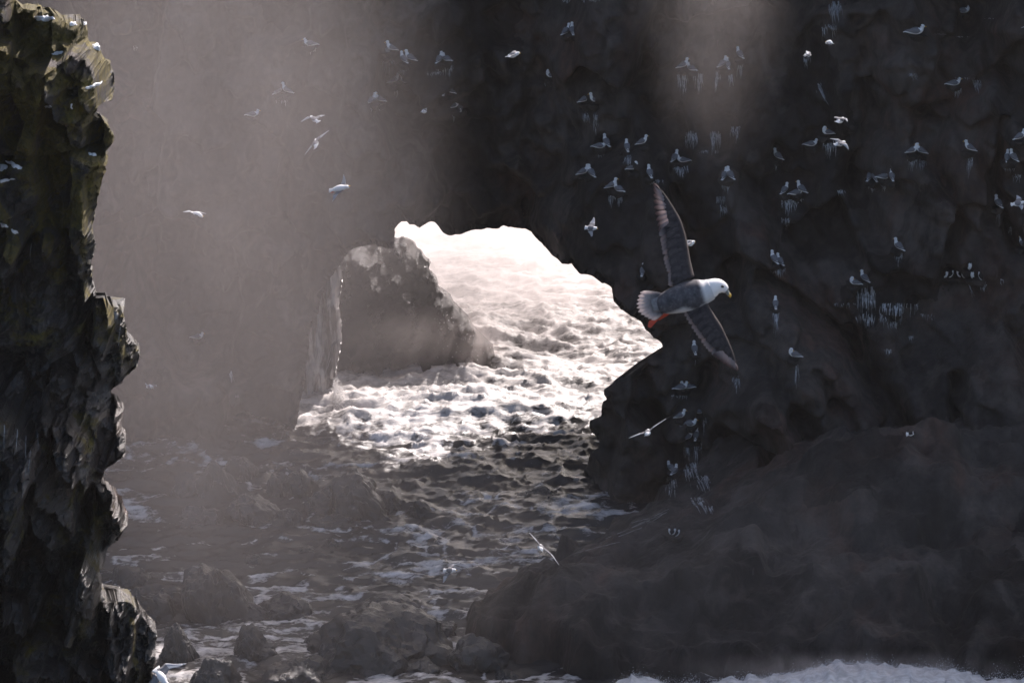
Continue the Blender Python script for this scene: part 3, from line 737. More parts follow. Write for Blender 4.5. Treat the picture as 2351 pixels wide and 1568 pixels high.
def curve(pts, n):
    """Catmull-Rom through points (any dimension)"""
    P = np.array(pts, float); P = np.concatenate([[2 * P[0] - P[1]], P, [2 * P[-1] - P[-2]]])
    m = len(P) - 3; out = []
    for k in range(n):
        t = k / (n - 1) * m; i = min(int(t), m - 1); f = t - i
        a, b_, c, d = P[i:i + 4]
        out.append(0.5 * (2 * b_ + (c - a) * f + (2 * a - 5 * b_ + 4 * c - d) * f * f + (3 * b_ - a - 3 * c + d) * f ** 3))
    return np.array(out)
def smooth_loft(pts, rad, n=14, segs=12, **kw):
    q = curve([list(p) + (list(r) if isinstance(r, tuple) else [r, r]) for p, r in zip(pts, rad)], n)
    return loft(q[:, :3], [(max(1e-3, a), max(1e-3, b_)) for a, b_ in q[:, 3:5]], segs, **kw)
def ball(c, r, f=(1, 1, 1)): return ICO2 * r * np.array(f) + np.array(c), ICOF2
def perched(kind):
    root = empty('kittiwake', (0, 0, -50))
    if kind == 'guillemot':
        root.name = 'guillemot'
        V, F = smooth_loft([(-0.09, 0, 0.02), (-0.05, 0, 0.07), (-0.01, 0, 0.17), (0.02, 0, 0.26), (0.035, 0, 0.31), (0.04, 0, 0.335)], [0.012, 0.055, 0.075, 0.062, 0.04, 0.034])
        mesh_obj('body', V, F, M_WHITE, root, True)
        V, F = smooth_loft([(0.036, 0, 0.30), (0.042, 0, 0.345), (0.06, 0, 0.385), (0.085, 0, 0.395)], [0.036, 0.038, 0.032, 0.01]); mesh_obj('head', V, F, M_AUK, root, True)
        V, F = smooth_loft([(0.07, 0, 0.39), (0.11, 0, 0.40), (0.14, 0, 0.398)], [0.012, 0.007, 0.002], 6, 6); mesh_obj('beak', V, F, M_AUK, root, True)
        V, F = smooth_loft([(-0.11, 0, 0.035), (-0.085, 0, 0.08), (-0.05, 0, 0.19), (-0.01, 0, 0.29), (0.02, 0, 0.33)], [(0.008, 0.02), (0.028, 0.055), (0.04, 0.078), (0.035, 0.06), (0.02, 0.035)]); mesh_obj('back', V, F, M_AUK, root, True)
        for s in (-1, 1):
            V, F = smooth_loft([(-0.12, s * 0.03, 0.05), (-0.06, s * 0.062, 0.13), (-0.005, s * 0.068, 0.22), (0.01, s * 0.055, 0.26)], [(0.01, 0.006), (0.04, 0.014), (0.045, 0.016), (0.012, 0.01)]); mesh_obj('wing', V, F, M_AUK, root, True)
            V, F = loft([(-0.02, s * 0.03, 0.05), (0.02, s * 0.035, 0.0)], [0.01, 0.012], 6); mesh_obj('foot', V, F, M_AUK, root, True)
        return root
    sit = kind == 'sitting'; dz = -0.055 if sit else 0.0
    if kind == 'preening':
        body = [(-0.19, 0, 0.085), (-0.13, 0, 0.10), (-0.06, 0, 0.125), (0.01, 0, 0.14), (0.055, 0, 0.165), (0.078, 0, 0.20), (0.07, 0, 0.235)]
        rad = [(0.008, 0.03), (0.035, 0.04), (0.06, 0.062), (0.068, 0.066), (0.055, 0.052), (0.037, 0.037), (0.032, 0.032)]
        hc, bd = (0.045, 0.012, 0.25), (-0.9, 0.35, -0.5)
    elif sit:
        body = [(-0.21, 0, 0.105), (-0.13, 0, 0.105), (-0.06, 0, 0.115), (0.02, 0, 0.125), (0.075, 0, 0.145), (0.095, 0, 0.18), (0.10, 0, 0.205)]
        rad = [(0.008, 0.03), (0.034, 0.042), (0.058, 0.064), (0.066, 0.068), (0.052, 0.05), (0.037, 0.036), (0.033, 0.033)]
        hc, bd = (0.108, 0, 0.222), (1, 0, -0.12)
    else:
        body = [(-0.165, 0, 0.055), (-0.115, 0, 0.08), (-0.05, 0, 0.115), (0.01, 0, 0.145), (0.05, 0, 0.185), (0.065, 0, 0.225), (0.072, 0, 0.255)]
        rad = [(0.008, 0.028), (0.034, 0.038), (0.058, 0.06), (0.066, 0.066), (0.052, 0.052), (0.037, 0.037), (0.032, 0.032)]
        hc, bd = (0.082, 0, 0.275), (1, 0, -0.15)
    body = [(a, b_, c + dz) for a, b_, c in body]; hc = (hc[0], hc[1], hc[2] + dz); bd = np.array(bd) / np.linalg.norm(bd)
    V, F = smooth_loft(body, rad, 16, 12); mesh_obj('body', V, F, M_WHITE, root, True)
    hb = [tuple(np.array(body[-1]) * 0.8 + np.array(body[-2]) * 0.2), tuple(np.array(hc) - bd * 0.012), tuple(np.array(hc) + bd * 0.02), tuple(np.array(hc) + bd * 0.04)]
    V, F = smooth_loft(hb, [0.03, 0.037, 0.03, 0.010], 10, 12); hd = mesh_obj('head', V, F, M_WHITE, root, True)
    V, F = smooth_loft([tuple(np.array(hc) + bd * 0.03), tuple(np.array(hc) + bd * 0.055), tuple(np.array(hc) + bd * 0.078 - np.array([0, 0, 0.006]))], [0.011, 0.008, 0.002], 6, 6); mesh_obj('beak', V, F, M_YELLOW, root, True)
    sd_ = np.cross(bd, (0, 0, 1)); sd_ /= np.linalg.norm(sd_)
    for s in (-1, 1):
        V, F = ball(np.array(hc) + bd * 0.016 + sd_ * s * 0.028 + np.array([0, 0, 0.008]), 0.0065); mesh_obj('eye', V, F, M_EYE, hd, True)
        # folded wing over the flank
        A = np.array(body[0]); B_ = np.array(body[4])
        wing = [A + np.array([-0.02, s * 0.012, 0.028]), np.array(body[1]) + np.array([0, s * 0.032, 0.022]), np.array(body[2]) + np.array([0, s * 0.05, 0.022]), np.array(body[3]) + np.array([0, s * 0.056, 0.016]), B_ + np.array([-0.005, s * 0.045, -0.012])]
        V, F = smooth_loft(wing, [(0.008, 0.006), (0.024, 0.016), (0.046, 0.02), (0.05, 0.02), (0.012, 0.012)], 14, 10); mesh_obj('wing', V, F, M_GREY, root, True)
        V, F = smooth_loft([A + np.array([-0.045, s * 0.004, 0.026]), A + np.array([-0.01, s * 0.014, 0.032]), A + np.array([0.03, s * 0.024, 0.032])], [(0.002, 0.002), (0.008, 0.007), (0.008, 0.006)], 6, 6); mesh_obj('wing_tip', V, F, M_BLACK, root, True)
        if not sit:
            V, F = loft([(-0.01, s * 0.028, 0.09), (0.0, s * 0.03, 0.0)], [0.007, 0.005], 6); mesh_obj('leg', V, F, M_BLACK, root, True)
    V, F = smooth_loft([np.array(body[0]) + np.array([-0.045, 0, -0.012]), np.array(body[0]) + np.array([0, 0, 0]), np.array(body[1])], [(0.004, 0.03), (0.008, 0.03), (0.02, 0.03)], 6, 8); mesh_obj('tail', V, F, M_WHITE, root, True)
    # grey mantle joining the wings across the back
    mt = [np.array(body[1]) + np.array([-0.02, 0, 0.03]), np.array(body[2]) + np.array([-0.01, 0, 0.042]), np.array(body[3]) + np.array([-0.015, 0, 0.045]), np.array(body[4]) + np.array([-0.035, 0, 0.02])]
    V, F = smooth_loft(mt, [(0.01, 0.03), (0.022, 0.05), (0.025, 0.055), (0.012, 0.035)], 10, 10); mesh_obj('mantle', V, F, M_GREY, root, True)
    return root
PROTO = {}
DIRS = {'R': 0, 'L': 180, 'B': 90, 'BR': 50, 'BL': 130, 'F': -90, 'FR': -45, 'FL': -135}
GRP = {'kittiwake': 'gulls perched on the cliff ledges', 'guillemot': 'guillemots standing on the cliff ledges'}
PERCH = [  # px, py (feet), posture, facing, guano (dx, dy, w, h) or None, label
    (641, 218, 'standing', 'BR', (0, 3, 14, 28), 'hazy gull, left of the nesting pair nearest the mossy cliff in upper mist'),
    (657, 217, 'standing', 'L', (0, 3, 14, 24), 'hazy gull, right of the nesting pair nearest the mossy cliff in upper mist'),
    (710, 106, 'sitting', 'L', (2, 4, 26, 16), 'hazy gull alone on a high whitewashed ledge at upper left'),
    (583, 268, 'sitting', 'R', None, 'faint gull on misty wall left of two gliding gulls'),
    (456, 778, 'sitting', 'R', None, 'faintest gull, in the mist at mid height of the left wall'),
    (855, 240, 'standing', 'BR', (2, 4, 12, 18), 'small gull beside a taller upright gull, both above the small fulmar'),
    (870, 238, 'standing', 'L', (0, 5, 18, 22), 'tall upright gull facing left, with white streaks below, above the small fulmar'),
    (888, 128, 'standing', 'BL', (4, 4, 28, 50), 'front gull of the two at the top of a long white streak'),
    (897, 121, 'standing', 'L', None, 'rear gull of the two at the top of a long white streak'),
    (926, 146, 'standing', 'BL', (4, 4, 20, 26), 'smaller gull tucked against its mate, just right of the long white streak'),
    (940, 143, 'standing', 'L', None, 'larger gull facing left over its mate, just right of the long white streak'),
    (907, 195, 'standing', 'R', (3, 8, 6, 30), 'left gull of a face to face pair under the long white streak'),
    (928, 196, 'standing', 'L', (0, 4, 14, 8), 'right gull of a face to face pair under the long white streak'),
    (1010, 146, 'standing', 'BR', (0, 4, 18, 36), 'upright gull with its head raised above a broad white streak'),
    (1024, 140, 'sitting', 'BL', (4, 8, 24, 42), 'hunched gull at the top of a broad white streak, beside an upright one'),
    (1019, 220, 'standing', 'B', (4, 4, 10, 6), 'grey-backed gull, left of a huddled pair high over the arch'),
    (1030, 218, 'standing', 'L', (8, 6, 12, 8), 'white-breasted gull, right of a huddled pair high over the arch'),
    (1045, 253, 'standing', 'R', (0, 6, 14, 24), 'gull facing right with a shaded mate beside it, over the arch'),
    (1058, 256, 'standing', 'B', None, 'dim shaded gull with its back turned, over the arch'),
    (1263, 184, 'preening', 'L', (-4, 6, 18, 12), 'lone gull with its head bent back, above the middle of the arch'),
    (1301, 82, 'standing', 'BR', (-4, 4, 10, 8), 'left gull of a pair near the top edge, right of a flying gull'),
    (1314, 81, 'standing', 'B', None, 'right gull of a pair near the top edge, right of a flying gull'),
    (1343, 239, 'standing', 'R', (2, 18, 16, 40), 'left gull of a touching pair above a forked white streak'),
    (1363, 240, 'standing', 'L', (4, 18, 14, 60), 'right gull of a touching pair above a forked white streak'),
    (1379, 341, 'sitting', 'R', (0, 6, 18, 20), 'gull crouching on a ledge in front of its upright mate'),
    (1391, 337, 'standing', 'BL', None, 'upright gull behind a crouching mate on a small ledge'),
    (1439, 348, 'standing', 'B', (0, 6, 22, 50), 'gull with its back turned above a ring of white streaks'),
    (1476, 336, 'standing', 'R', None, 'solitary plump gull facing right, upper right of the ringed streaks'),
    (1455, 395, 'preening', 'R', None, 'solitary gull with its bill tucked into its back, lower right of the ringed streaks'),
    (1341, 405, 'standing', 'R', None, 'left gull of a pair bill to bill, without streaks, right above the arch'),
    (1356, 407, 'standing', 'BL', None, 'right gull of a pair bill to bill, without streaks, right above the arch'),
    (1406, 436, 'standing', 'R', (0, 8, 22, 34), 'taller gull of two above twin white streaks left of the raised wing tip'),
    (1419, 439, 'sitting', 'BL', (6, 6, 12, 36), 'lower gull of two above twin white streaks left of the raised wing tip'),
    (1491, 408, 'standing', 'B', (12, 4, 40, 18), 'gull with its back turned right above the raised wing tip of the big fulmar'),
    (1550, 372, 'standing', 'BR', (4, 10, 20, 20), 'upright gull next to a sitting one, below the pale plume of mist'),
    (1566, 373, 'sitting', 'L', (0, 6, 28, 34), 'sitting gull next to an upright one, below the pale plume of mist'),
    (1664, 413, 'standing', 'BR', (2, 6, 22, 26), 'left gull of a tightly huddled pair right of the mist plume'),
    (1675, 412, 'standing', 'BL', None, 'right gull of a tightly huddled pair right of the mist plume'),
    (1570, 160, 'standing', 'R', (-4, 6, 24, 70), 'gull facing right at the top of the longest white streaks, in the mist plume'),
    (1586, 162, 'sitting', 'BL', (16, 6, 24, 60), 'crouched gull at the top of the longest white streaks, in the mist plume'),
    (1660, 156, 'standing', 'BR', (-12, 4, 12, 70), 'left gull of a pair over hanging white streaks, right side of the mist plume'),
    (1670, 159, 'standing', 'B', (8, 4, 20, 36), 'right gull of a pair over hanging white streaks, right side of the mist plume'),
    (1697, 135, 'standing', 'BL', (3, 4, 14, 60), 'single gull above one white streak at the right edge of the mist plume'),
    (1784, 368, 'standing', 'BL', (0, 4, 5, 22), 'single gull back turned above one short streak, right of the plume'),
    (1802, 446, 'standing', 'BR', (0, 6, 10, 12), 'slim gull left of a pair crouched on one ledge'),
    (1830, 448, 'sitting', 'R', (-16, 8, 40, 40), 'front gull of a pair crouched on one ledge'),
    (1838, 444, 'standing', 'BL', (0, 12, 12, 10), 'rear gull of a pair crouched on one ledge'),
    (1864, 336, 'sitting', 'R', None, 'gull resting on bare rock, facing right, left of two flying gulls'),
    (1897, 315, 'preening', 'L', (8, 8, 34, 46), 'gull with its head turned back just left of a gliding gull'),
    (1776, 605, 'standing', 'BL', None, 'upper gull of a pair stacked over a white fan right of the big fulmar'),
    (1789, 609, 'standing', 'BL', (0, 6, 30, 28), 'lower gull of a pair stacked over a white fan right of the big fulmar'),
    (1780, 708, 'standing', 'B', (2, 2, 18, 60), 'gull hidden among long white drips above the drooping wing'),
    (1821, 825, 'preening', 'L', (8, 4, 8, 75), 'gull preening above one long white streak right of the drooping wing tip'),
    (1960, 659, 'preening', 'L', (18, 6, 24, 60), 'preening gull at the left of the many hanging streaks'),
    (1983, 648, 'standing', 'BL', (10, 6, 34, 84), 'upright gull at the top of the many hanging streaks'),
    (2061, 576, 'standing', 'BL', (2, 4, 18, 32), 'lone gull with its back turned over a small white fringe, right of centre'),
    (2192, 197, 'sitting', 'R', (6, 4, 18, 26), 'sleek gull sitting facing right above a small white spray of streaks'),
    (2213, 31, 'sitting', 'R', None, 'small distant gull near the top right corner'),
    (1998, 416, 'standing', 'BR', (4, 8, 14, 20), 'left gull of the first of two neighbouring pairs on the right wall'),
    (2008, 417, 'standing', 'B', None, 'right gull of the first of two neighbouring pairs on the right wall'),
    (2032, 411, 'sitting', 'R', (-2, 12, 10, 22), 'left gull of the second of two neighbouring pairs on the right wall'),
    (2047, 415, 'standing', 'B', None, 'right gull of the second of two neighbouring pairs on the right wall'),
    (2096, 356, 'standing', 'R', (-2, 6, 24, 40), 'left gull of a pair with crossed bills over a whitewashed ledge'),
    (2112, 356, 'standing', 'L', (6, 6, 16, 46), 'right gull of a pair with crossed bills over a whitewashed ledge'),
    (2224, 350, 'standing', 'L', (2, 10, 12, 60), 'alert upright gull facing left with a thin streak below, right wall'),
    (2312, 372, 'standing', 'B', (4, 6, 26, 24), 'left gull of the pair closest to the right edge'),
    (2325, 371, 'standing', 'BL', None, 'right gull of the pair closest to the right edge'),
    (2343, 324, 'standing', 'R', None, 'gull stretching its neck up at the right edge'),
    (2290, 477, 'standing', 'BL', (2, 2, 8, 50), 'dim gull above a single drip beside the flying gull at right edge'),
    (2347, 570, 'standing', 'BL', None, 'gull half cut off by the right edge'),
    (1476, 633, 'standing', 'B', (2, 2, 8, 10), 'lone gull with its back turned left of the big fulmar body'),
    (1566, 894, 'sitting', 'R', None, 'shaded gull crouching beneath the big fulmar, left of a pair'),
    (1575, 892, 'sitting', 'L', None, 'shaded gull crouching beneath the big fulmar, right of a pair'),
    (1564, 964, 'standing', 'R', (0, 4, 12, 16), 'gull facing right at upper left of the colony above the rock shelf'),
    (1606, 949, 'sitting', 'R', (12, 10, 8, 50), 'gull facing right, topmost of the colony above the rock shelf'),
    (1586, 978, 'sitting', 'R', None, 'crouched gull in the middle of the colony above the rock shelf'),
    (1581, 1012, 'standing', 'R', (-6, 4, 14, 50), 'gull with curved neck at the lower left of the colony above the rock shelf'),
    (1598, 1009, 'standing', 'B', (4, 4, 20, 54), 'gull with its back turned at the lower right of the colony above the rock shelf'),
    (1539, 1078, 'sitting', 'BL', (2, 6, 22, 70), 'upper gull of two on the ledge lowest above the rock shelf'),
    (1549, 1085, 'sitting', 'BR', None, 'lower gull of two on the ledge lowest above the rock shelf'),
    (1594, 812, 'standing', 'B', (3, 3, 6, 24), 'dim gull above a short drip between the big fulmar and the arch'),
    (2172, 640, 'guillemot', 'FR', None, 'leftmost and broadest of the white-bellied guillemots in a row'),
    (2184, 638, 'guillemot', 'R', None, 'slim guillemot second from left in the row'),
    (2200, 638, 'guillemot', 'L', None, 'dark guillemot third from left in the row'),
    (2211, 640, 'guillemot', 'FL', (0, 4, 8, 8), 'white-bellied guillemot in the middle of the row'),
    (2232, 642, 'guillemot', 'FL', None, 'white-bellied guillemot at the right of the row'),
    (2226, 622, 'guillemot', 'F', None, 'guillemot perched above the rest of the row'),
    (2250, 643, 'guillemot', 'BL', (8, 2, 14, 36), 'dark guillemot at the right-hand end of the row'),
    (1539, 1230, 'guillemot', 'L', None, 'left guillemot of three standing on the rock shelf'),
    (1547, 1230, 'guillemot', 'R', None, 'middle guillemot of three standing on the rock shelf'),
    (1556, 1232, 'guillemot', 'R', None, 'right guillemot of three standing on the rock shelf'),
]
def ledge(P_, s=1.0, seed=0):
    r = np.random.default_rng(seed)
    v = ICO2.copy(); v = v * (1 + 0.22 * r.normal(size=(len(v), 1)) * 0.7)
    v[:, 2] = np.where(v[:, 2] > 0.25, 0.25, v[:, 2])
    v = v * np.array([0.17 * s, 0.22, 0.16]) + np.array([P_[0], P_[1] + 0.10, P_[2] - 0.25 * 0.16])
    mesh_obj('nest_ledge', v, ICOF2, M_NEST, cliff, False)
first = {}
for k, (px_, py_, pose, face, gu, lab) in enumerate(PERCH):
    hl = hit(px_, py_)
    if hl is None: continue
    d = Vector(ray(px_, py_)).normalized()
    loc = np.array(hl[0]) - np.array(d) * 0.17
    if pose not in PROTO:
        PROTO[pose] = perched(pose); o = PROTO[pose]
    else: o = copy_tree(PROTO[pose])
    kind = 'guillemot' if pose == 'guillemot' else 'kittiwake'
    sc = (1.04 if kind == 'kittiwake' else 0.66) * random.uniform(0.95, 1.05)
    o.location = loc; o.rotation_euler = (0, 0, R(DIRS[face] + random.uniform(-16, 16))); o.scale = (sc, sc, sc)
    tag(o, lab, 'gull' if kind == 'kittiwake' else 'guillemot', GRP[kind])
    ledge(loc, 1.0, k)
    if gu: guano(px_ + gu[0], py_ + gu[1], gu[2], gu[3], seed=k)
# whitewash not below a bird
for (gx_, gy_, w, h, nn, dr) in ((1915, 2, 30, 60, 16, 0.15), (1902, 56, 36, 34, 14, 0.1), (1300, 0, 18, 14, 6, -.3), (1365, 0, 26, 8, 6, 0), (2000, 720, 70, 40, 16, 0), (2065, 695, 90, 46, 26, 0), (2050, 738, 26, 26, 10, 0.2),
                               (1945, 695, 60, 16, 10, 0), (2130, 720, 30, 20, 6, 0), (2095, 168, 18, 24, 10, 0.3), (2215, 178, 60, 10, 8, 0.3), (2240, 182, 22, 40, 8, 0.3), (1690, 290, 26, 40, 10, 0), (1640, 300, 30, 60, 14, 0),
                               (1585, 300, 30, 50, 10, 0.1), (1628, 345, 50, 14, 10, 0), (1655, 450, 20, 30, 8, 0), (1660, 470, 14, 40, 6, 0), (1805, 500, 20, 30, 8, 0), (1930, 435, 16, 24, 8, 0.2), (2320, 520, 6, 30, 3, 0.2),
                               (1690, 862, 16, 40, 8, 0.05), (1585, 1060, 30, 60, 14, 0.2), (1610, 1090, 30, 50, 14, 0.4), (1600, 1140, 30, 40, 14, 0.6), (1625, 1160, 20, 30, 8, 0.3), (1880, 190, 8, 50, 4, 0.5), (1853, 130, 14, 30, 6, 0.1),
                               (2160, 78, 30, 6, 6, 1.2), (2210, 84, 30, 5, 6, 1.2), (2275, 42, 20, 4, 5, .8), (2225, 650, 5, 50, 3, 0.4), (1000, 165, 40, 18, 10, 0), (1340, 0, 8, 10, 3, 0), (2300, 640, 10, 20, 3, .2), (528, 850, 8, 46, 5, .2), (310, 105, 8, 22, 4, 0), (545, 905, 4, 20, 2, .1),
                               (1560, 905, 40, 16, 8, 0), (2040, 800, 20, 20, 6, 0), (2090, 770, 14, 20, 5, 0), (2335, 400, 24, 26, 8, 0)):
    guano(gx_, gy_, w, h, nn, seed=900 + int(gx_), drift=dr)

# ------------------------------------------------------------------ birds: in flight
def wing_mesh(lead, chordv, clen, thick, normal, s0=0.0, s1=1.0, n=15):
    """an airfoil lofted along a leading edge curve; returns verts, faces between spans s0..s1"""
    L = curve(lead, 41); C = curve(chordv, 41); cl = np.interp(np.linspace(0, 1, 41), np.linspace(0, 1, len(clen)), clen)
    V, F = [], []
    idx = np.linspace(s0 * 40, s1 * 40, n)
    prof = [(0, 0), (0.12, 1), (0.4, 0.9), (0.75, 0.4), (1, 0.05), (0.75, -0.25), (0.4, -0.5), (0.12, -0.6)]
    for f in idx:
        i = min(int(f), 39); t = f - i
        l = L[i] * (1 - t) + L[i + 1] * t; c = C[i] * (1 - t) + C[i + 1] * t; w = cl[i] * (1 - t) + cl[i + 1] * t
        c = c / (np.linalg.norm(c) + 1e-9)
        sp = L[min(i + 1, 40)] - L[max(i - 1, 0)]; nn = np.cross(sp, c); nn /= (np.linalg.norm(nn) + 1e-9)
        if nn @ normal < 0: nn = -nn
        th = thick * (0.25 + 0.75 * (1 - f / 40))
        for a, b_ in prof: V.append(l + c * w * a + nn * th * b_ + nn * w * 0.10 * math.sin(math.pi * min(1, a)))
    m = len(prof)
    for k in range(n - 1):
        for j in range(m): F.append((k * m + j, k * m + (j + 1) % m, (k + 1) * m + (j + 1) % m, (k + 1) * m + j))
    F.append(tuple(range(m))[::-1]); F.append(tuple(range((n - 1) * m, n * m)))
    return np.array(V), F
def flyer(name, label, cat, group, D, tail, head, wings, dorsal=True, L=0.40, chord=0.125, dz=None, mats=None, bill=M_YELLOW, feet=None, tips=M_BLACK, fat=1.0, head_mat=None, hz=0.0, tailw=0.055):
    """all measured in photo pixels at distance D; wings: list of [(root), (wrist), (tip)] each px, py, depth offset in metres (+ = further)"""
    W3 = lambda q: at(q[0], q[1], D + (q[2] if len(q) > 2 else 0.0))
    T3, H3 = W3(tail), W3(head)
    ax = H3 - T3; Lb = np.linalg.norm(ax); ax = ax / Lb
    c0 = T3 * 0.45 + H3 * 0.55
    root = empty(name, c0); tag(root, label, cat, group)
    loc = lambda v: v - c0
    # dorsal direction: square to the body and to the line between the wrists
    sp = W3(wings[0][-1]) - W3(wings[-1][-1]) if len(wings) > 1 else W3(wings[0][-1]) - c0
    sp = sp - ax * (sp @ ax); sp /= np.linalg.norm(sp) + 1e-9
    up = np.cross(ax, sp)
    tocam = (CAM - c0) / np.linalg.norm(CAM - c0)
    if (up @ tocam > 0) != dorsal: up = -up
    mw, mg, mp_ = mats or (M_WHITE, M_GREY, M_PALEWING)
    k = Lb
    pts = [loc(T3 + ax * k * t) for t in (0.16, 0.30, 0.46, 0.62, 0.76, 0.86)]
    rad = [(0.022 * fat, 0.035 * fat), (0.045 * fat, 0.05 * fat), (0.062 * fat, 0.066 * fat), (0.06 * fat, 0.062 * fat), (0.042 * fat, 0.042 * fat), (0.034 * fat, 0.034 * fat)]
    V, F = smooth_loft(pts, rad, 18, 14, upv=tuple(up))
    V = np.array(V); mi = []
    for f in F:
        c = V[list(f)].mean(0); t = (c + c0 - T3) @ ax / k; axis_pt = np.interp(t, [0.16, 0.86], [0, 1])
        h_ = (c - (loc(T3) + ax * ((c - loc(T3)) @ ax))) @ up
        mi.append(1 if (h_ > 0.012 and 0.30 < t < 0.72) else 0)
    mesh_obj('body', V, F, [mw, mg], root, True, mi)
    hp = [loc(T3 + ax * k * t) + up * o_ for t, o_ in ((0.80, 0.0), (0.88, 0.006), (0.945, 0.006), (0.985, -0.002))]
    V, F = smooth_loft(hp, [0.035 * fat, 0.037 * fat, 0.031 * fat, 0.010 * fat], 12, 14, upv=tuple(up)); hd = mesh_obj('head', V, F, head_mat or mw, root, True)
    V, F = smooth_loft([loc(T3 + ax * k * 0.965), loc(T3 + ax * k * 1.02) - up * 0.002, loc(T3 + ax * k * 1.065) - up * 0.012], [0.012 * fat, 0.009 * fat, 0.003], 8, 8, upv=tuple(up)); mesh_obj('beak', V, F, bill, root, True)
    sd_ = np.cross(ax, up)
    for s in (-1, 1):
        V, F = ball(loc(T3 + ax * k * 0.93) + up * 0.014 + sd_ * s * 0.030 * fat, 0.0075); mesh_obj('eye', V, F, M_EYE, hd, True)
    # fanned tail
    tb, te = loc(T3 + ax * k * 0.24), loc(T3)
    V = []; nf = 7
    for z_ in (0.004, -0.004):
        for j in range(nf): V.append(tb + sd_ * (j / (nf - 1) - 0.5) * 0.05 + up * z_)
        for j in range(nf): V.append(te + sd_ * (j / (nf - 1) - 0.5) * tailw * 2 + up * z_ - ax * 0.01 * (1 - abs(j - 3) / 3))
    m_ = 2 * nf; F = []
    for j in range(nf - 1):
        F += [(j, j + 1, nf + j + 1, nf + j), (m_ + j, m_ + nf + j, m_ + nf + j + 1, m_ + j + 1), (nf + j, nf + j + 1, m_ + nf + j + 1, m_ + nf + j)]
    F += [(0, nf, m_ + nf, m_), (nf - 1, m_ + nf - 1, m_ + 2 * nf - 1, 2 * nf - 1)]
    mesh_obj('tail', V, F, mw, root, True)
    for w in wings:
        q = [loc(W3(p_)) for p_ in w[:3]]
        ch = w[3] if len(w) > 3 else None
        back = -ax
        c_in = back; c_w = back; spn = q[2] - q[1]; spn = spn / (np.linalg.norm(spn) + 1e-9)
        c_tip = back * 0.8 + spn * 0.45
        cl = [chord, chord * 1.0, chord * 0.95, chord * 0.86, chord * 0.72, chord * 0.50, chord * 0.26, chord * 0.05]
        rt = q[0] - back * chord * 0.35
        lead = [rt, rt * 0.45 + q[1] * 0.55 - back * 0.02, q[1], q[1] * 0.55 + q[2] * 0.45 - back * 0.01, q[2]]
        cv = [c_in, c_in, c_w, c_w, c_tip]
        V, F = wing_mesh(lead, cv, cl, 0.016, up, 0.0, 0.90, 16)
        m_idx = []
        for f in F:
            c = np.mean(f) / len(V); m_idx.append(0 if c < 0.52 else 1)
        wo_ = mesh_obj('wing', V, F, [mg, mp_], root, True, m_idx)
        V, F = wing_mesh(lead, cv, cl, 0.016, up, 0.90, 1.0, 4); mesh_obj('wing_tip', V, F, tips, wo_, True)
    if feet:
        for f_ in feet:
            a_, b2 = loc(W3(f_[0])), loc(W3(f_[1]))
            V, F = smooth_loft([a_, a_ * 0.5 + b2 * 0.5, b2], [0.008, (0.012, 0.016), (0.004, 0.022)], 8, 8); mesh_obj('foot', V, F, M_ORANGE, root, True)
    return root
GF = 'gulls gliding in front of the cliffs'
flyer('kittiwake', 'sunlit gull with raised cupped wings facing right, high over the arch', 'gull', GF, 62, (1161, 131, -0.02), (1193, 123, -0.04),
      [[(1180, 124, 0.03), (1184, 118, 0.2), (1192, 122, 0.40)], [(1181, 127, -0.05), (1174, 129, -0.25), (1168, 133, -0.42)]], dorsal=True)
flyer('kittiwake', 'pale grey gull gliding away with both wings spread, above the thin-winged one at left', 'gull', GF, 70, (731, 281, -0.10), (713, 268, 0.18),
      [[(720, 274, 0), (706, 269, 0.10), (687, 283, 0.05)], [(724, 274, 0), (733, 266, 0.08), (748, 265, 0.05)]], dorsal=True, tailw=0.07)
flyer('kittiwake', 'gull banked edge-on with thin bright wings, above the small fulmar', 'gull', GF, 68, (724, 341, -0.15), (726, 320, 0.16),
      [[(723, 326, 0.02), (716, 333, 0.06), (696, 361, 0)], [(727, 322, 0.04), (737, 312, 0.05), (760, 297, 0)]], dorsal=True)
flyer('kittiwake', 'white gull gliding right with level wings against the left mist', 'gull', GF, 66, (440, 487, 0.02), (466, 497, -0.06),
      [[(449, 493, 0.04), (443, 486.5, 0.05), (414, 487, -0.03)], [(456, 492, 0.06), (464, 489, 0.22), (475.5, 491, 0.38)]], dorsal=False)
flyer('kittiwake', 'bright gull seen from behind with one wing curled down, upper right', 'gull', GF, 60, (1921, 281, -0.12), (1936, 273, 0.2),
      [[(1927, 274, 0), (1919, 269.5, 0.05), (1916, 271, -0.2)], [(1932, 273, 0.02), (1945, 274, -0.05), (1946, 282, -0.32)]], dorsal=True)
flyer('kittiwake', 'sunlit gull with one wing stretched left and one bent down, right wall', 'gull', GF, 60, (1916, 333, -0.04), (1940, 327, 0.05),
      [[(1924, 330, 0.05), (1928, 321, 0.10), (1901, 318.5, 0.15)], [(1931, 329, -0.05), (1944, 331, -0.20), (1950, 347, -0.28)]], dorsal=True)
flyer('kittiwake', 'grey-winged gull banking right with wings upright, just above the arch', 'gull', GF, 64, (1343, 523, 0.05), (1371, 525, -0.05),
      [[(1358, 521, 0), (1365.5, 513, 0.05), (1364, 497, 0.15)], [(1358, 526, 0), (1361, 533, -0.05), (1359, 546, -0.1)]], dorsal=True, chord=0.15)
flyer('kittiwake', 'gull with a yellow bill peeping out from behind the big fulmar wing', 'gull', GF, 58, (1574, 562, 0.0), (1595, 556, 0.02),
      [[(1583, 557, 0.04), (1590, 552.5, 0.12), (1570, 553, 0.4)], [(1584, 560, -0.05), (1580, 563, -0.2), (1570, 566, -0.4)]], dorsal=True)
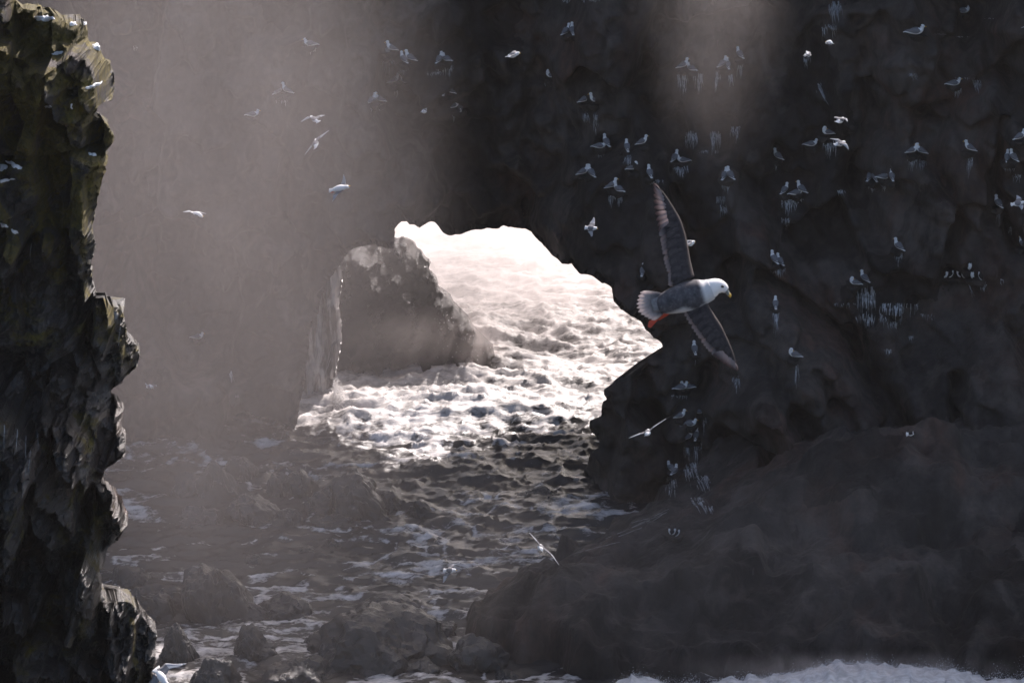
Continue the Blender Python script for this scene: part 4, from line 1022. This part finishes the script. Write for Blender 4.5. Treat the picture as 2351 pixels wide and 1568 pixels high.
flyer('kittiwake', 'brilliant white gull with a wide shallow V of wings before the rock shelf', 'gull', GF, 60, (1484, 999, -0.20), (1489, 988, 0.15),
      [[(1487, 993, 0), (1470, 995, 0.04), (1437, 1008.5, 0)], [(1491, 991, 0), (1502, 979, 0.04), (1537, 956.5, 0)]], dorsal=True, fat=1.05)
flyer('kittiwake', 'brilliant white gull with wings in a long diagonal, over the rock shelf crest', 'gull', GF, 58, (1243, 1263, -0.20), (1240, 1252, 0.15),
      [[(1240, 1254, 0), (1230, 1239, 0.04), (1211, 1218, 0)], [(1246, 1258, 0), (1265, 1272, 0.04), (1288, 1303, 0)]], dorsal=True, fat=1.05)
flyer('kittiwake', 'grey-backed gull banking over the water, lowest above the gully', 'gull', GF, 62, (1018, 1309, 0.05), (1047, 1308.5, -0.05),
      [[(1033, 1306, 0), (1043, 1297, 0.05), (1060, 1291, 0.1)], [(1032, 1312, 0), (1027, 1323, -0.05), (1016, 1341, -0.1)]], dorsal=True, chord=0.13)
flyer('kittiwake', 'large near gull with an outstretched wing at the bottom left corner', 'gull', GF, 44, (357, 1534, 0.10), (386, 1574, -0.10),
      [[(368, 1546, 0), (390, 1535, 0.02), (428, 1523, 0.05)], [(361, 1556, 0), (352, 1580, -0.02), (350, 1612, -0.1)]], dorsal=False, chord=0.16, tips=M_PALEWING, tailw=0.075)
flyer('kittiwake', 'grey gull flying right with raised bent wing at the right edge', 'gull', GF, 62, (2321, 470, 0.02), (2352, 465, -0.02),
      [[(2338, 464, 0), (2345, 456, 0.03), (2333, 447, 0.12)], [(2342, 469, 0), (2350, 472, -0.05), (2346, 484, -0.2)]], dorsal=True, chord=0.15)
flyer('kittiwake', 'gull of which only one pale wing shows in the top right corner', 'gull', GF, 60, (2370, 62, 0.05), (2392, 52, -0.05),
      [[(2376, 57, 0), (2362, 57, 0.03), (2339, 67, 0)], [(2380, 54, 0), (2395, 46, 0.03), (2415, 36, 0)]], dorsal=True)
flyer('kittiwake', 'sliver of a bright gull turning edge-on high above the arch', 'gull', GF, 72, (970, 258, -0.1), (978, 253, 0.2),
      [[(974, 255, 0), (978, 252, 0.2), (979, 247, 0.35)], [(974, 256, 0), (972, 257, -0.2), (970, 258, -0.35)]], dorsal=True)
flyer('kittiwake', 'ghostly gull gliding in the mist beside the mossy cliff knob', 'gull', GF, 72, (352, 889, 0.0), (337, 887, 0.1),
      [[(345, 887, 0), (337, 886, 0.05), (332, 878, 0.1)], [(347, 887, 0), (352, 882, 0.05), (362, 889, 0)]], dorsal=True)
flyer('kittiwake', 'gull settling with raised white wings left of a streaked ledge, top right', 'gull', GF, 62, (1861, 128, 0.05), (1847, 127, 0.1),
      [[(1855, 126, 0), (1851, 120, 0.1), (1851, 117, 0.3)], [(1853, 127, -0.05), (1849, 127, -0.2), (1842, 128, -0.4)]], dorsal=False)
flyer('kittiwake', 'small white gull side-on under the top right streaks', 'gull', GF, 62, (1914, 101, 0.1), (1896, 97, 0.1),
      [[(1904, 99, 0.02), (1899, 97, 0.2), (1912, 101, 0.4)], [(1904, 100, -0.02), (1901, 100, -0.2), (1910, 102, -0.4)]], dorsal=False)
flyer('kittiwake', 'tiny distant gull crossing the mist at upper left', 'gull', GF, 78, (553, 356, 0.1), (543, 354, 0.3),
      [[(548, 355, 0), (545, 353, 0.2), (541, 354, 0.4)], [(548, 355, 0), (552, 354, -0.2), (556, 355, -0.4)]], dorsal=True)
# smaller fulmar and the guillemot on the wing
flyer('fulmar', 'smaller fulmar with orange feet and folded far wing, left of the arch', 'fulmar', None, 60, (756, 438, 0.02), (802, 428, -0.06),
      [[(785, 428, 0.05), (794, 420, 0.15), (789, 401, 0.12)], [(783, 436, -0.05), (776, 446, -0.15), (763, 463, -0.18)]], dorsal=False, L=0.48, chord=0.14, tips=M_PALEWING, fat=1.15, feet=[((768, 440), (759, 443))])
flyer('guillemot', 'black guillemot with white wing edges flying low before the right wall', 'guillemot', None, 60, (2081, 997, 0.02), (2102, 993, -0.05),
      [[(2090, 994, 0), (2087, 989, 0.05), (2084, 983, 0.1)], [(2092, 998, 0), (2098, 1001, -0.05), (2103, 1008, -0.1)]], dorsal=True, chord=0.075, mats=(M_WHITE, M_AUK, M_AUK), bill=M_AUK, head_mat=M_AUK, tips=M_AUK, fat=0.8)
# perched fulmar near the top right
hl = hit(2104, 80); d = np.array(Vector(ray(2104, 80)).normalized()); o = copy_tree(PROTO['sitting']); o.name = 'fulmar'
o.location = np.array(hl[0]) - d * 0.17; o.rotation_euler = (0, 0, R(-8)); o.scale = (1.3, 1.3, 1.3)
o.pop('group', None)
tag(o, 'resting fulmar facing right with folded grey wings, top right wall', 'fulmar'); ledge(o.location, 1.4, 777)

# ------------------------------------------------------------------ the big fulmar in front
def feather_mat(name, base, tipc, transl):
    m, n, b, out = new_mat(name)
    a = N(n, 'ShaderNodeAttribute', attribute_name='along'); tc = N(n, 'ShaderNodeTexCoord')
    f = noise(n, tc.outputs['Object'], 60, 3)
    k = mth(n, 'ADD', a.outputs['Fac'], mth(n, 'MULTIPLY', mth(n, 'SUBTRACT', f, 0.5), 0.25))
    c = ramp(n, k, [(0.40, base), (0.85, tipc)])
    n.links.new(c, b.inputs['Base Color']); b.inputs['Roughness'].default_value = 0.8; b.inputs['Specular IOR Level'].default_value = 0.2
    t = N(n, 'ShaderNodeBsdfTranslucent'); n.links.new(c, t.inputs[0])
    mx = N(n, 'ShaderNodeMixShader'); mx.inputs[0].default_value = transl
    n.links.new(b.outputs[0], mx.inputs[1]); n.links.new(t.outputs[0], mx.inputs[2]); n.links.new(mx.outputs[0], out.inputs[0])
    return m
M_PRIM = feather_mat('primary_plumage', (0.50, 0.42, 0.40), (0.17, 0.12, 0.11), 0.55)
M_SEC_RIMLIT = feather_mat('secondary_rimlit_plumage', (0.085, 0.070, 0.068), (0.40, 0.33, 0.31), 0.5)  # pale tips painted in for the backlit rim of the trailing edge
M_TAILF = feather_mat('tail_plumage', (0.22, 0.205, 0.21), (0.74, 0.66, 0.63), 0.5)
M_COVERT = plain('fulmar_covert', (0.056, 0.045, 0.043), 0.85, 0.2, 0.22, 45)
M_COVERT2 = plain('fulmar_small_covert', (0.078, 0.063, 0.059), 0.85, 0.2, 0.2, 60)
m, n, b, out = new_mat('fulmar_back')
a_ = N(n, 'ShaderNodeAttribute', attribute_name='mantle'); tc = N(n, 'ShaderNodeTexCoord')
k_ = mth(n, 'ADD', a_.outputs['Fac'], mth(n, 'MULTIPLY', mth(n, 'SUBTRACT', noise(n, tc.outputs['Object'], 70, 4), 0.5), 0.5), True)
g_ = mixc(n, ramp(n, noise(n, tc.outputs['Object'], 30, 4), [(0.35, 0.0), (0.65, 1.0)]), (0.060, 0.054, 0.058), (0.105, 0.096, 0.100))
n.links.new(mixc(n, k_, (0.62, 0.60, 0.59), g_), b.inputs['Base Color']); b.inputs['Roughness'].default_value = 0.85; b.inputs['Specular IOR Level'].default_value = 0.2
M_BACK = m
def build_fulmar():
    D = 14.9
    W3 = lambda x, y, z=0.0: at(x, y, D + z)
    c0 = W3(1580, 690); root = empty('fulmar', c0); loc = lambda v: np.asarray(v) - c0
    toc = (CAM - c0) / np.linalg.norm(CAM - c0)
    tag(root, 'big fulmar gliding close by with slate wings, white head and orange feet', 'fulmar')
    mpp = D / FPX
    L3 = lambda x, y, z=0.0: loc(W3(x, y, z))
    # body and neck
    pts = [L3(1512, 702, .01), L3(1530, 696, 0), L3(1552, 689, 0), L3(1578, 681, 0), L3(1602, 674, -.01), L3(1620, 669, -.01), L3(1632, 664, -.01)]
    rad = [(18, 11), (26, 20), (31, 27), (36, 30), (33, 27), (27, 22), (24, 20)]
    V, F = smooth_loft(pts, [(a * mpp, b_ * mpp) for a, b_ in rad], 44, 44, upv=tuple(UP)); V = np.array(V)
    pp = proj(V + c0); x_, y_ = pp[0], pp[1]
    line = np.interp(x_, [1500, 1540, 1570, 1600, 1612], [730, 718, 706, 712, 700]); neck = 1607 + (y_ - 650) * 0.28
    mant = ss(-5, 5, line - y_) * ss(-7, 7, neck - x_) * ss(-0.012, 0.004, V @ toc)
    bo = mesh_obj('body', V, F, M_BACK, root, True); at3 = bo.data.attributes.new('mantle', 'FLOAT', 'POINT'); at3.data.foreach_set('value', mant.astype(np.float32))
    # head with eye and bill
    hp = [L3(1622, 668, -.01), L3(1634, 662, -.012), L3(1648, 658, -.012), L3(1660, 661, -.012), L3(1668, 667, -.012)]
    V, F = smooth_loft(hp, [(23.5 * mpp, 18 * mpp), (21.5 * mpp, 18 * mpp), (18 * mpp, 16 * mpp), (13 * mpp, 12 * mpp), (7 * mpp, 6 * mpp)], 18, 20, upv=tuple(UP)); hd = mesh_obj('head', V, F, M_WHITE, root, True)
    for s in (1, -1):
        V, F = ball(L3(1658.5, 658.0, -.012) + toc * s * 13.5 * mpp, 3.4 * mpp, (1.25, 1, .9)); mesh_obj('eye', V, F, M_EYE, hd, True)
    V, F = smooth_loft([L3(1664, 665, -.012), L3(1669.5, 670.5, -.012), L3(1674, 677, -.012)], [(6.5 * mpp, 4.6 * mpp), (4.8 * mpp, 3.8 * mpp), (4.0 * mpp, 3.2 * mpp)], 10, 10); bk = mesh_obj('beak', V, F, M_HORN, root, True)
    V, F = smooth_loft([L3(1672.6, 674.6, -.012), L3(1676, 679, -.012), L3(1676.5, 683.5, -.012)], [(4.3 * mpp, 3.4 * mpp), (3.6 * mpp, 3 * mpp), (1.2 * mpp, 1 * mpp)], 8, 10); mesh_obj('beak_tip', V, F, M_YELLOW, bk, True)
    V, F = smooth_loft([L3(1664, 662.5, -.016), L3(1670, 668.5, -.016)], [2.2 * mpp, 1.6 * mpp], 5, 8); mesh_obj('nostril_tube', V, F, M_HORN, bk, True)
    def blade(name, a, b_, w, nrm, mat, parent, round_tip=0.9, bend=0.0, lift=0.0):
        """one feather: a thin cambered vane with a raised shaft from a to b"""
        a, b_ = np.asarray(a), np.asarray(b_); ax = b_ - a; Ln = np.linalg.norm(ax); ax = ax / Ln
        s = np.cross(nrm, ax); s /= np.linalg.norm(s)
        V, F, al = [], [], []; n = 9
        for k in range(n):
            t = k / (n - 1); ww = w * (0.55 + 0.45 * min(1, t * 3)) * (math.sqrt(max(0.0, 1 - max(0, (t - 0.62) / 0.38) ** 2)) * round_tip + (1 - round_tip) * (1 - t * 0.5)) + 0.0004
            c = a + ax * Ln * t + s * bend * t * t + nrm * lift * (1 - t)
            for u, hgt in ((-1, 0.0), (-0.35, 0.0016), (0, 0.0024), (0.5, 0.0014), (1, 0.0)):
                V.append(c + s * u * ww * 0.5 + nrm * hgt); al.append(t)
            for u in (1, -1):
                V.append(c + s * u * ww * 0.48 - nrm * 0.0012); al.append(t)
        m_ = 7
        for k in range(n - 1):
            for j in range(m_): F.append((k * m_ + j, k * m_ + (j + 1) % m_, (k + 1) * m_ + (j + 1) % m_, (k + 1) * m_ + j))
        F.append(tuple(range(m_))[::-1]); F.append(tuple(range((n - 1) * m_, n * m_)))
        o = mesh_obj(name, V, F, mat, parent, True)
        at2 = o.data.attributes.new('along', 'FLOAT', 'POINT'); at2.data.foreach_set('value', np.array(al, np.float32))
        return o
    nrm0 = toc
    # wings: leading and trailing edges as measured, with depth for dihedral
    WUP = dict(lead=[(1594, 634, 0), (1585, 596, .03), (1577, 552, .06), (1565, 510, .08), (1547, 477, .10), (1524, 443, .12), (1501, 421, .13)],
               trail=[(1534, 662, .0), (1534, 636, .02), (1525, 604, .05), (1519, 566, .07), (1512, 530, .09), (1502, 488, .11), (1499.5, 452, .125)], tip=(1501, 421, .13))
    WDN = dict(lead=[(1619, 686, 0), (1636, 716, -.03), (1655, 745, -.05), (1670, 777, -.06), (1682, 806, -.06), (1689, 830, -.06), (1692, 851, -.06)],
               trail=[(1562, 706, 0), (1580, 741, -.02), (1600, 771, -.04), (1620, 798, -.05), (1642, 820, -.06), (1664, 838, -.06), (1690, 851, -.06)], tip=(1692, 851, -.06))
    for wi, w in enumerate((WUP, WDN)):
        Lc = curve(w['lead'], 49); Tc = curve(w['trail'], 49)
        l3 = np.array([L3(*q) for q in Lc]); t3 = np.array([L3(*q) for q in Tc])
        # covert shield: airfoil from the leading edge to about 60% of the chord, ending before the wing tip
        V, F = [], []; ns = 40
        cf = np.interp(np.linspace(0, 1, 49), [0, 0.40, 0.50, 0.58, 0.75, 0.88, 1], [0.82, 0.74, 0.66, 0.48, 0.38, 0.18, 0.08])
        prof = [(0, 0.0), (0.05, .9), (0.2, 1.3), (0.45, 1.15), (0.7, .8), (0.9, .45), (1, .12), (0.7, -.2), (0.4, -.4), (0.1, -.6)]
        for k in range(ns):
            i = int(k * 46 / (ns - 1)); c = t3[i] - l3[i]; th = 0.016 * (1 - 0.82 * i / 48)
            for a_, h_ in prof: V.append(l3[i] + c * a_ * cf[i] * (1 + 0.025 * math.sin(k * 2.1)) + nrm0 * (th * h_ + 0.004))
        m_ = len(prof)
        for k in range(ns - 1):
            for j in range(m_): F.append((k * m_ + j, k * m_ + (j + 1) % m_, (k + 1) * m_ + (j + 1) % m_, (k + 1) * m_ + j))
        F.append(tuple(range(m_))[::-1]); F.append(tuple(range((ns - 1) * m_, ns * m_)))
        wing = mesh_obj('wing', V, F, M_COVERT, root, True)
        # covert feathers in two rows lying over the roots of the flight feathers
        for row, (c0_, c1_, cnt) in enumerate(((0.42, 0.80, 20), (0.22, 0.52, 18))):
            for k in range(cnt):
                f_ = 2 + k * (25 if row == 0 else 31) / (cnt - 1); i = int(f_)
                c = t3[i] - l3[i]; sp = l3[min(i + 2, 48)] - l3[max(i - 2, 0)]; sp /= np.linalg.norm(sp)
                a_ = l3[i] + c * c0_ * cf[i] / 0.8 + nrm0 * (0.020 - 0.012 * i / 48 + 0.003 * row); b_ = l3[i] + c * min(0.92, c1_ * cf[i] / 0.74) + sp * np.linalg.norm(c) * 0.12 + nrm0 * (0.008 - 0.003 * i / 48 + 0.002 * row)
                blade('covert_feather', a_, b_, 0.030 - 0.008 * i / 48, nrm0, M_COVERT2 if (k + row) % 3 else M_COVERT, wing)
        # secondaries, from the body outwards
        for k in range(13):
            f_ = 1 + k * 27.0 / 12; i = int(f_); c = t3[i] - l3[i]; sp = l3[min(i + 2, 48)] - l3[max(i - 2, 0)]; sp /= np.linalg.norm(sp)
            a_ = l3[i] + c * 0.45 + nrm0 * (0.003 - 0.0004 * (k % 2)); b_ = t3[min(i + 1, 48)] + sp * 0.004 - nrm0 * 0.0006 * (k % 3)
            blade('secondary_feather', a_, b_, 0.036, nrm0, M_SEC_RIMLIT, wing, 0.85)
        # primaries fan from the hand to the tip
        for k in range(10):
            u = k / 9.0
            i0 = int(28 + u * 13); c = t3[i0] - l3[i0]; a_ = l3[i0] + c * (0.40 - 0.25 * u) + nrm0 * 0.002
            e = 30 + u * 18; i1 = min(48, int(round(e))); b_ = t3[i1].copy()
            tp = L3(*w['tip']); b_ = b_ * (1 - u ** 3) + tp * u ** 3
            blade('primary_feather', a_, b_, 0.033 - 0.012 * u, nrm0, M_PRIM, wing, 0.9, lift=0.001 * k)
    # tail fan
    base = [L3(1531, 681, .005), L3(1530, 706, .005)]
    ends = [(1470, 672), (1465, 680), (1463, 689), (1461.5, 698), (1462, 707), (1465, 716), (1472, 722), (1480, 727), (1488, 731.5), (1496, 735)]
    tl = None
    for k, e in enumerate(ends):
        u = k / (len(ends) - 1); a_ = base[0] * (1 - u) + base[1] * u
        o = blade('tail_feather', a_ - nrm0 * 0.001 * abs(k - 4.5), L3(*e, .01) - nrm0 * 0.0007 * (k % 2), 0.034, nrm0, M_TAILF, root, 0.85)
    V, F = smooth_loft([L3(1497, 703, .006), L3(1512, 699, .004), L3(1532, 694, .0)], [(14 * mpp, 4 * mpp), (17 * mpp, 8 * mpp), (20 * mpp, 13 * mpp)], 10, 16, upv=tuple(UP)); rp = mesh_obj('rump', V, F, M_BACK, root, True); at4 = rp.data.attributes.new('mantle', 'FLOAT', 'POINT'); at4.data.foreach_set('value', np.full(len(V), 0.75, np.float32))
    # webbed feet trailing under the tail
    for (ax_, ay_, bx_, by_, z_) in ((1540, 714, 1493, 741, .03), (1536, 719, 1492, 747, .045)):
        V, F = smooth_loft([L3(ax_, ay_, z_), L3(ax_ * .45 + bx_ * .55, ay_ * .45 + by_ * .55, z_)], [3.0 * mpp, 2.4 * mpp], 5, 8); lg = mesh_obj('leg', V, F, M_ORANGE, root, True)
        kx, ky = ax_ * .45 + bx_ * .55, ay_ * .45 + by_ * .55
        V = []
        for z2 in (0, .004):
            V += [L3(kx, ky - 1, z_ + z2), L3(bx_ - 2, by_ - 5, z_ + z2), L3(bx_ - 5, by_ + 1, z_ + z2), L3(bx_ - 3, by_ + 5, z_ + z2), L3(bx_ + 2, by_ + 6, z_ + z2)]
        F = [(0, 1, 2, 3, 4), (9, 8, 7, 6, 5)] + [(j, (j + 1) % 5, 5 + (j + 1) % 5, 5 + j) for j in range(5)]
        mesh_obj('foot', V, F, M_ORANGE, lg, False)
    return root
build_fulmar()

# ------------------------------------------------------------------ spray, cascades and breaking water
TET = np.array([(1, 1, 1), (-1, -1, 1), (-1, 1, -1), (1, -1, -1)], float) * 0.6; TETF = np.array([(0, 1, 2), (0, 3, 1), (0, 2, 3), (1, 3, 2)])
def drops(name, pts, sizes, mat, label):
    n = len(pts); V = (TET[None] * np.asarray(sizes)[:, None, None] + np.asarray(pts)[:, None, :]).reshape(-1, 3)
    F = (TETF[None] + (np.arange(n) * 4)[:, None, None]).reshape(-1, 3)
    o = quad_mesh(name, V, F, mat, smooth=True); tag(o, label, kind='stuff'); return o
r = np.random.default_rng(12)
# splash shooting up beside the slab in the arch
pts, sz = [], []
for k in range(2600):
    u = r.random() ** 0.7; py_ = 975 - 110 * u * (r.random() ** 0.35); spread = (975 - py_) / 110
    px_ = 766 + abs(r.normal()) * (26 * (1 - spread) + 4) + r.normal() * 3
    pts.append(at(px_, py_, 79.2 + r.normal() * 0.2)); sz.append(0.008 + 0.016 * r.random() ** 3)
drops('spray', pts, sz, M_DROP, 'burst of sunlit spray shooting up beside the slab in the arch')
# spray over the churn in the arch and falling on the stack's right side
pts, sz = [], []
for k in range(900):
    t = r.random(); cx = 880 + 330 * t; cyy = 905 + r.normal() * 10 - abs(r.normal()) * 9 + 20 * math.sin(t * 9) * 0.3
    pts.append(at(cx, cyy, 79.6 + r.normal() * 0.5)); sz.append(0.008 + 0.015 * r.random() ** 3)
for k in range(120):
    t = r.random(); cx = 1010 + 100 * t + r.normal() * 16; cyy = 700 + 90 * t + abs(r.normal()) * 60
    pts.append(at(cx, cyy, 81.0 + r.normal() * 0.4)); sz.append(0.008 + 0.014 * r.random() ** 3)
drops('spray', pts, sz, M_DROP, 'fine spray over churning water around the wet stack')
# breaker at the bottom right
ax_ = np.linspace(1380, 2420, 210); V = []
rows = 26
p1 = np.array([[x * 0.012, 0, 0] for x in ax_])
crest = np.interp(ax_, [1380, 1450, 1520, 1600, 1700, 1780, 1860, 1930, 1990, 2060, 2130, 2200, 2290, 2420], [1582, 1550, 1560, 1568, 1552, 1540, 1528, 1516, 1514, 1524, 1530, 1536, 1556, 1552]) + 5 * fbm(p1 * 2, 3, 5) + 2 * fbm(p1 * 7, 2, 8)
for j in range(rows):
    t = j / (rows - 1)
    for i, x in enumerate(ax_):
        yy = crest[i] + 3 + 90 * t ** 1.1
        q = at(x, yy, 60.4 - 3.5 * t)
        q = q + 0.06 * np.array([vnoise(np.array([[x * 0.05, yy * 0.05, 0.0]]), 4)[0], vnoise(np.array([[x * 0.06, yy * 0.06, 3.0]]), 5)[0] * 1.5, vnoise(np.array([[x * 0.09, yy * 0.09, 7.0]]), 6)[0]])
        V.append(q)
back = [v + np.array([0, 0.5, -1.2]) for v in V[:len(ax_)]]
nA = len(ax_); F = [tuple(q) for q in grid_quads(nA, rows)]
off0 = len(V); V += back
F += [(i, off0 + i, off0 + i + 1, i + 1) for i in range(nA - 1)]
brk = mesh_obj('breaking_wave', V, F, M_FOAM, None, True); tag(brk, 'white foaming breaker along the bottom right edge', kind='stuff')
pts, sz = [], []
for k in range(9000):
    x = r.uniform(1390, 2351); cr = np.interp(x, ax_, crest)
    hmax = np.interp(x, [1390, 1500, 1700, 1850, 2000, 2150, 2351], [16, 40, 26, 26, 22, 40, 60])
    yy = cr + 6 - hmax * 0.9 * abs(r.normal() * 0.33) ** 1.5 * (0.5 + 0.9 * abs(math.sin(x * 0.021) * math.sin(x * 0.0537 + 1)))
    pts.append(at(x, yy, 59.6 + r.normal() * 0.4)); sz.append(0.004 + 0.011 * r.random() ** 6)
drops('spray', pts, sz, M_FOAM, 'droplets thrown up above the breaker at bottom right')
# water running down the slab and over the rocks
rw = random.Random(5)
streaks('cascade', [(rw.uniform(700, 778), rw.uniform(610, 830), rw.uniform(40, 190), rw.choice((0.7, 1.0, 1.4, 2.6))) for k in range(12)], slab, M_RUN_GLINT, (BVH_SL,), 0.02, 10, 3, drift=-0.3)

# ------------------------------------------------------------------ mist and haze
def mist(name, center, radii, dens, label, nscale=0.25, streak=(1, 1, 0.35), contrast=(0.32, 0.68), low=0.45, det=5, dist=0.8, col=(0.97, 0.885, 0.865), g=0.45, power=1.5, rot=(0, 0, 0), step=1.0, inner=0.2):
    v, f = ICO2 * 1.08, ICOF2
    m = bpy.data.materials.new(name); m.use_nodes = True; n = m.node_tree; n.nodes.clear()
    out = N(n, 'ShaderNodeOutputMaterial'); pv = N(n, 'ShaderNodeVolumePrincipled'); n.links.new(pv.outputs[0], out.inputs['Volume'])
    pv.inputs['Color'].default_value = (*col, 1); pv.inputs['Anisotropy'].default_value = g
    tc = N(n, 'ShaderNodeTexCoord'); gr = N(n, 'ShaderNodeVectorMath', operation='LENGTH'); n.links.new(tc.outputs['Object'], gr.inputs[0])
    fall = N(n, 'ShaderNodeMapRange', interpolation_type='SMOOTHSTEP', i_1=1.0, i_2=inner, i_3=0.0, i_4=1.0); n.links.new(gr.outputs['Value'], fall.inputs[0])
    ge = N(n, 'ShaderNodeNewGeometry'); mp = N(n, 'ShaderNodeMapping'); mp.inputs['Scale'].default_value = streak; n.links.new(ge.outputs['Position'], mp.inputs[0])
    ns = noise(n, mp.outputs[0], nscale, det, 0.58, dist)
    cn = N(n, 'ShaderNodeMapRange', i_1=contrast[0], i_2=contrast[1], i_3=low, i_4=1.0); n.links.new(ns, cn.inputs[0])
    dd = mth(n, 'MULTIPLY', mth(n, 'POWER', fall.outputs[0], power), cn.outputs[0]); dd = mth(n, 'MULTIPLY', dd, dens)
    n.links.new(dd, pv.inputs['Density'])
    m.cycles.volume_step_rate = step
    o = quad_mesh(name, v, f, m, smooth=True); o.location = center; o.scale = radii; o.rotation_euler = rot
    tag(o, label, kind='stuff'); return o
mist('mist', (-6.7, 59.5, 10.2), (6.5, 7.5, 12.5), 0.025, 'tall bank of sunlit mist in front of the left wall', 0.30, (1, 1, 0.6), inner=0.45, power=1.0)
c = atY(1640, 40, 60)
mist('mist', (c[0], 60.0, c[2] + 1.0), (2.2, 2.5, 5.8), 0.07, 'pale plume of mist hanging before the right wall', 0.75, (1, 1, 0.5), low=0.08, dist=1.2)
mist('mist', (-3.6, 55.5, 3.4), (7.0, 5.2, 5.0), 0.009, 'low sunlit mist drifting over the boulders in the gully', 0.35, (1, 1, 0.7), inner=0.3, power=1.0)
mist('mist', (-1.5, 85.5, 2.0), (12.0, 11.0, 7.5), 0.28, 'bright spray haze over the sea behind the arch', 0.3, (1, 1, 1), col=(0.97, 0.925, 0.91))
c = atY(960, 860, 77)
mist('mist', (c[0], 76.6, 0.9), (3.2, 1.3, 1.6), 0.45, 'thick white spray at the foot of the wet stack', 0.7, (1, 1, 1))
c = atY(1095, 800, 77.5)
mist('mist', (c[0], 77.3, c[2]), (1.3, 1.1, 1.5), 0.8, 'spray pouring down the right side of the wet stack', 1.2, (1, 1, 0.6), low=0.1)
c = atY(782, 930, 75.2)
mist('mist', (c[0], 75.2, c[2]), (0.45, 0.4, 1.0), 2.2, 'small bright burst of spray beside the slab in the arch', 2.5, (1, 1, 0.6), low=0.1)
mist('mist', (4.5, 57.0, 2.4), (9.0, 3.5, 4.8), 0.034, 'thin spray drifting up from the breaker on the right', 0.5, (1, 1, 0.6), low=0.15)
c = at(1960, 1535, 59.6)
mist('mist', tuple(c), (4.8, 0.8, 0.42), 0.9, 'soft spray hanging along the breaker crest', 1.4, (1, 1, 0.7), low=0.02, dist=1.2)

hm = bpy.data.materials.new('haze'); hm.use_nodes = True; n = hm.node_tree; n.nodes.clear()
out = N(n, 'ShaderNodeOutputMaterial'); pv = N(n, 'ShaderNodeVolumePrincipled'); n.links.new(pv.outputs[0], out.inputs['Volume'])
pv.inputs['Color'].default_value = (0.95, 0.90, 0.88, 1); pv.inputs['Density'].default_value = 0.00010; pv.inputs['Anisotropy'].default_value = 0.4
x0, x1, y0, y1, z0, z1 = -640, 640, -160, 980, -4.0, 31.0
V = [(x, y, z) for z in (z0, z1) for y in (y0, y1) for x in (x0, x1)]
F = [(0, 2, 3, 1), (4, 5, 7, 6), (0, 1, 5, 4), (2, 6, 7, 3), (0, 4, 6, 2), (1, 3, 7, 5)]
hz = mesh_obj('haze', V, F, hm); tag(hz, 'thin sea haze filling the cove', kind='stuff')
